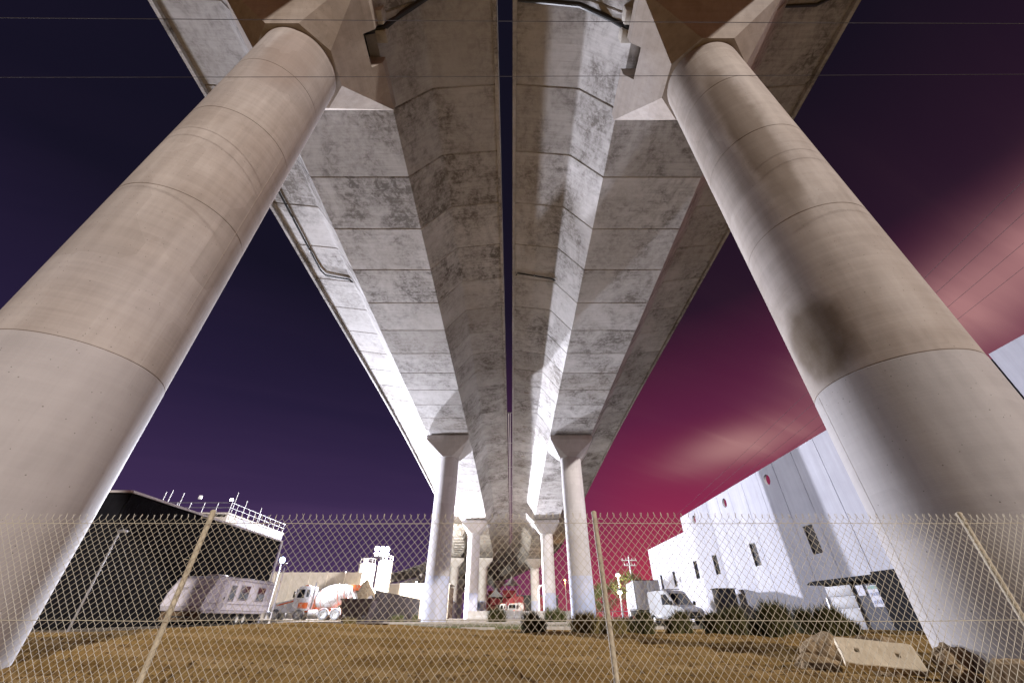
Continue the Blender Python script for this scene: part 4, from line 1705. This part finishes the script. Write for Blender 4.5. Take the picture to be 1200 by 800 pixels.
    for s in (-1, 1):
        MB().box(9.153, 9.175, s * 1.0 - .12, s * 1.0 + .12, .76, .88).build('tail_light', 'tail_red', t)
    for x in (.75, 3.5, 6.4, 7.8):
        for s in (-1, 1):
            wheel(t, x, s * 1.03, .55, .55, .34, s, 'pale_rubber')
    return t


def zoff(x, y):
    return gz(x, y)


mixer_truck('white and orange concrete mixer truck parked in the yard on the left', (-28.9, 57.5, gz(-26, 58) - .05), radians(4), 'concrete mixer trucks')
mixer_truck('distant mixer truck between the middle piers, drum facing us', (-1.2, 126, gz(0, 120)), radians(62), 'concrete mixer trucks')
mixer_truck('distant orange and white mixer truck left of the middle piers gap', (-6.4, 134, gz(0, 120)), radians(8), 'concrete mixer trucks')


def caravan():
    t = thing('caravan', 'lavender white caravan parked in front of the dark shed', 'caravan', (-24.2, 34.6, gz(-23, 38)))
    t.scale = (1.2, 1.08, 1.14)
    # side profile in (y, z): front wall raked, rear upright
    prof = [(.15, .80), (.0, 1.05), (.25, 1.75), (.85, 2.62), (1.25, 2.78), (8.6, 2.86), (8.95, 2.70), (9.05, .85), (8.3, .68), (.5, .68)]
    b = MB()
    b.prism(prof, 'x', -1.25, 1.25)
    me = b.mesh('body', 'caravan_body')
    bm = bmesh.new()
    bm.from_mesh(me)
    bmesh.ops.bevel(bm, geom=[e for e in bm.edges if e.calc_face_angle(0) > 1.2], offset=.045, segments=3, affect='EDGES')
    bm.to_mesh(me)
    bm.free()
    bo = link('body', me, t)
    x = 1.255
    for (y0, y1, z0, z1) in ((2.75, 3.35, 1.45, 2.30), (4.0, 5.2, 1.55, 2.35), (6.5, 7.6, 1.55, 2.35)):
        f = MB().box(x - .004, x + .035, y0 - .07, y1 + .07, z0 - .07, z1 + .07, .015).build('window', 'caravan_trim', t)
        MB().box(x + .036, x + .050, y0, y1, z0, z1).build('pane', 'dark_glass', f)
    d = MB().box(x - .003, x + .022, 1.55, 2.30, .68, 2.45, .012).build('door', 'caravan_body', t)
    MB().box(x + .023, x + .06, 2.16, 2.24, 1.45, 1.60).build('handle', 'chassis_dark', d)
    for z in (1.20, .82):
        MB().box(x - .003, x + .016, .7, 8.9, z, z + .05).build('trim_strip', 'caravan_trim', t)
    MB().box(x - .003, x + .02, 2.4, 8.9, 2.62, 2.70).build('awning_rail', 'caravan_trim', t)
    # raked nose with a vent pair and badge
    for s in (-.42, .30):
        m = MB().box(-.22, .22, -.02, .02, -.09, .09, .01).build('nose_vent', 'caravan_trim', t, (s, .44, 2.02))
        m.rotation_euler = (radians(-34), 0, 0)
    MB().box(-1.2, 1.2, .30, .34, .30, .79).build('nose_shade_skirt', 'timber', t)  # dark skirt across the whole nose, also standing in for underside shade
    for s in (-1, 1):
        MB().tube([(s * 1.24, .02, 1.06), (s * 1.24, .26, 1.75), (s * 1.24, .86, 2.62), (s * 1.24, 1.26, 2.78), (s * 1.24, 8.6, 2.86)], .03, 6).build('corner_trim', 'caravan_trim', t)
    for (y0, y1) in ((2.2, 3.4), (6.0, 7.2)):
        MB().box(-.4, .4, y0, y1, 2.80, 2.98, .04).build('roof_hatch', 'caravan_trim', t)
    for y in (5.0, 5.85):
        for s in (-1, 1):
            wheel_x(t, s * 1.02, y, .34, .34, .22, s)
    MB().box(-.9, .9, .6, 8.8, .36, .678).build('underframe', 'chassis_dark', t)
    dr = MB()
    dr.tube([(-.7, .4, .45), (0, -1.1, .5)], .05, 8)
    dr.tube([(.7, .4, .45), (0, -1.1, .5)], .05, 8)
    dr.build('drawbar', 'chassis_dark', t)
    MB().lathe([(.10, -.06), (.16, -.03), (.16, .03), (.10, .06)], 14, rotm('Y', pi / 2, (.12, -.9, .18))).build('jockey_wheel', 'rubber', t)
    return t


def wheel_x(parent, x, y, z, r, w, side, tyre='rubber', rim='rim_metal'):
    M = Matrix.Translation((x, y, z)) @ Matrix.Rotation(pi / 2 * side, 4, 'Y')
    wo = MB().lathe([(r * .58, -w / 2), (r * .90, -w / 2), (r, -w * .32), (r, w * .32), (r * .90, w / 2), (r * .58, w / 2)], 26, M, False).build('wheel', tyre, parent)
    MB().lathe([(0, w * .25), (r * .25, w * .30), (r * .45, w * .20), (r * .585, w * .46)], 22, M, False).build('rim', rim, wo)


caravan()


def box_truck():
    # tail towards the camera
    t = thing('box_truck', 'white and grey box truck with its tail towards us, beside the white wing', 'truck', (12.5, 43.0, gz(12, 43)), radians(-6))
    b = MB().box(-1.15, 1.15, 0, 5.2, 1.0, 3.35, .03).build('cargo_box', 'dark_panel', t)
    for s in (-1, 1):
        d = MB().box(-1.1 if s < 0 else .012, -.012 if s < 0 else 1.1, -.05, -.003, 1.05, 3.30, .01).build('rear_door', 'white_paint', t)
        MB().tube([(s * .25, -.07, 1.1), (s * .25, -.07, 3.2)], .02, 6).build('lock_bar', 'galvanised', d)
    for sx in (-1, 1):
        for k in range(4):
            MB().box(sx * 1.153, sx * 1.165, .15 + k * 1.28, 1.35 + k * 1.28, 1.15, 3.25).build('side_panel', 'grey_panel', t)
    MB().box(-.45, .45, .1, 7.0, .6, .85).build('chassis', 'chassis_dark', t)
    c = MB()
    c.prism([(5.4, .6), (5.4, 2.6), (6.4, 2.65), (7.1, 1.8), (7.15, .6)], 'x', -1.05, 1.05)
    c.build('cab', 'white_paint', t)
    MB().box(-1.1, 1.1, -.08, .05, .62, .82, .02).build('bumper', 'chassis_dark', t)
    for s in (-1, 1):
        MB().box(s * .85 - .12, s * .85 + .12, -.10, -.083, .66, .78).build('tail_light', 'tail_red', t)
        for y in (1.3, 6.3):
            wheel_x(t, s * .95, y, .45, .45, .26, s)


box_truck()


def van():
    # nose towards the camera and slightly right
    t = thing('delivery_van', 'white delivery van facing us between the box truck and the white wall', 'van', (14.7, 38.5, gz(14, 38)), radians(16))
    b = MB()
    prof = [(0, .45), (-.02, .95), (.18, 1.12), (1.05, 1.32), (1.95, 2.30), (2.3, 2.45), (5.3, 2.45), (5.45, 2.3), (5.5, .45)]
    b.prism(prof, 'x', -1.0, 1.0)
    me = b.mesh('body', 'white_paint')
    bm = bmesh.new()
    bm.from_mesh(me)
    bmesh.ops.bevel(bm, geom=[e for e in bm.edges if e.calc_face_angle(0) > 1.2], offset=.08, segments=3, affect='EDGES')
    bm.to_mesh(me)
    bm.free()
    link('body', me, t)
    MB().add([(-.86, 1.10, 1.395), (.86, 1.10, 1.395), (.78, 1.86, 2.22), (-.78, 1.86, 2.22), (-.86, 1.13, 1.36), (.86, 1.13, 1.36), (.78, 1.89, 2.18), (-.78, 1.89, 2.18)],
             [(0, 1, 2, 3), (7, 6, 5, 4), (0, 4, 5, 1), (1, 5, 6, 2), (2, 6, 7, 3), (3, 7, 4, 0)]).build('windscreen', 'dark_glass', t)
    for s in (-1, 1):
        MB().prism([(1.35, 1.40), (2.05, 2.15), (2.75, 2.15), (2.75, 1.40)], 'x', s * 1.003, s * 1.015).build('side_window', 'dark_glass', t)
        MB().box(s * .62 - .22, s * .62 + .22, -.045, .10, .80, 1.02, .04).build('headlight', 'rim_metal', t)
        MB().box(s * 1.14 - .10, s * 1.14 + .10, 1.2, 1.35, 1.35, 1.65, .03).build('mirror', 'chassis_dark', t)
        for y in (.95, 4.4):
            wheel_x(t, s * .90, y, .36, .36, .24, s)
    MB().box(-.45, .45, -.04, .0, .60, .88).build('grille', 'chassis_dark', t)
    MB().box(-.95, .95, -.08, .02, .42, .58, .02).build('bumper', 'chassis_dark', t)
    r = MB()
    for y in (2.6, 3.8, 5.0):
        r.tube([(-.9, y, 2.55), (.9, y, 2.55)], .03, 6)
    r.build('roof_rack', 'chassis_dark', t)


van()

t = thing('utility_cabinet', 'dark grey cabinet standing at the foot of the white wall', 'cabinet', (18.6, 41.0, gz(18, 41)))
MB().box(-.8, .8, -.5, .5, .05, 2.5, .03).build('cabinet_body', 'dark_panel', t)
for s in (-1, 1):
    MB().box(s * .39 - .37, s * .39 + .37, -.53, -.503, .15, 2.4, .01).build('door', 'door_grey', t)
MB().box(-.88, .88, -.58, .58, 2.503, 2.58).build('cabinet_roof', 'black_metal', t)

# ------------------------------------------------------------------ far centre: canopies, shed, barriers
for k, (x, y, h, lab) in enumerate(((-.2, 147, 11.2, 'taller white peaked canopy far between the piers'), (-5.2, 150, 8.2, 'lower white peaked canopy far between the piers, left'))):
    t = thing('peaked_canopy', lab, 'canopy', (x, y, gz(x, y)), .3, 'far peaked canopies')
    w = 2.3
    vs, fs = [], []
    n = 8
    for j in range(n + 1):
        f = j / n
        rad = w * (1 - f) ** 1.7 + .05
        zz = h - 2.6 + 2.6 * f
        for q in range(4):
            a = pi / 4 + q * pi / 2
            vs.append((rad * cos(a) * 1.35, rad * sin(a) * 1.35, zz))
    for j in range(n):
        for q in range(4):
            fs.append((j * 4 + q, j * 4 + (q + 1) % 4, j * 4 + 4 + (q + 1) % 4, j * 4 + 4 + q))
    MB().add(vs, fs).build('roof', 'tent_white', t)
    for q in range(4):
        a = pi / 4 + q * pi / 2
        MB().tube([(w * 1.3 * cos(a), w * 1.3 * sin(a), 0), (w * 1.3 * cos(a), w * 1.3 * sin(a), h - 2.55)], .12, 8).build('leg', 'red_paint', t)
    for q in range(3):
        MB().box(-w * .9, w * .9, w * .85, w * .88, 1.5 + q * 2.1, 3.2 + q * 2.1).build('back_panel', 'red_paint', t)

t = thing('red_shed', 'dull red shed wall far behind the middle piers', 'shed', (-14, 164, .3))
for i in range(10):
    MB().box(i * 3.0 + .02, i * 3.0 + 2.98, 0, .3, 0, 6.5).build('wall_panel', 'red_paint' if i % 3 else 'chassis_dark', t)
MB().box(-.4, 30.4, -.4, 9, 6.502, 6.8).build('roof', 'roof_dark', t)

t = thing('concrete_barrier', 'row of low tan concrete blocks under the middle of the viaducts', 'barrier', (-5.6, 60.0, gz(0, 60)))
me = MB().prism([(-.30, 0), (-.30, .18), (-.14, .38), (-.10, .85), (.10, .85), (.14, .38), (.30, .18), (.30, 0)], 'x', 0, 2.9).mesh('barrier_block', 'kerb_concrete')
for i in range(5):
    link('barrier_block', me, t, (i * 2.95, .1 * sin(i * 2), 0))
clump('shrub', 'dark bush under the middle of the viaducts behind the kerb', -1.6, 48.5, 1.0, .8, 1.5, 1600, 'shrub_leaf', 88, 'bushes under the viaducts')
clump('shrub', 'green bush at the foot of the right third pier', 4.2, 47.0, 1.1, .8, 1.5, 1600, 'verge_leaf', 89, 'bushes under the viaducts')

t = thing('pipe_arch', 'small white pipe arch beside the right third pier', 'pipe', (4.6, 80, gz(5, 80)))
pts = [(0, 0, 0), (0, 0, 4.2)] + [(.5 - .5 * cos(a * pi / 8), 0, 4.2 + .5 * sin(a * pi / 8)) for a in range(1, 8)] + [(1.0, 0, 4.2), (1.0, 0, 3.2)]
MB().tube(pts, .14, 8).build('pipe', 'white_paint', t)

# railing along the far road
t = thing('road_railing', 'low pale railing along the far road behind the centre post', 'railing', (6.5, 50, gz(8, 50)))
for i in range(9):
    MB().tube([(i * 1.0, 0, 0), (i * 1.0, 0, 1.0)], .03, 6).build('rail_post', 'galvanised', t)
for z in (.5, 1.0):
    MB().tube([(0, 0, z), (8, 0, z)], .03, 6).build('rail', 'galvanised', t)

# ------------------------------------------------------------------ power pole and cables
t = thing('power_pole', 'timber power pole with crossarm left of the white wing', 'power pole', (24.0, 92, gz(24, 92)))
MB().tube([(0, 0, -.5), (0, 0, 5), (0, 0, 10.6)], [.20, .17, .13], 10).build('pole', 'galvanised', t)
for z, w in ((9.8, 1.6), (8.9, 1.2)):
    ca = MB().box(-w, w, -.08, .08, z - .09, z + .09).build('crossarm', 'galvanised', t)
    for s in (-.85, -.4, .4, .85):
        MB().lathe([(.04, z + .09), (.09, z + .16), (.06, z + .22), (.10, z + .28), (.05, z + .38), (0, z + .39)], 10, Matrix.Translation((s * w, 0, 0))).build('insulator', 'white_paint', ca)


def cable(label, a, b, sag, r, group, mat='cable', n=40):
    a, b = Vector(a), Vector(b)
    pts = []
    for i in range(n + 1):
        f = i / n
        p = a.lerp(b, f)
        p.z -= sag * 4 * f * (1 - f)
        pts.append(p - a)
    t = MB().tube(pts, r, 6).build('overhead_cable', mat, None, a)
    tag(t, label, 'cable', group)


names = ['first', 'second', 'third', 'fourth']
for k, (xo, zo) in enumerate(((-1.3, .28), (-.5, .28), (.5, .28), (1.3, .28))):
    cable('%s of four power lines rising right of the viaduct, counted from the deck' % names[k], (24.0 + xo, 92, 10.2 + zo), (13.0 + k * 1.35, -40, 15.2), 1.6, .0065, 'power lines along the road', 'cable_pale')
cable('upper dark cable strung across above the camera', (-60, 2.6, 11.5), (60, 2.9, 10.6), .9, .0055, 'cables crossing overhead', 'cable_pale')
cable('middle dark cable strung across above the camera', (-60, 2.0, 9.6), (60, 1.7, 9.2), .8, .0055, 'cables crossing overhead', 'cable_pale')
cable('lower dark cable strung across above the camera', (-60, 3.9, 11.0), (60, 3.5, 10.8), .8, .0055, 'cables crossing overhead', 'cable_pale')
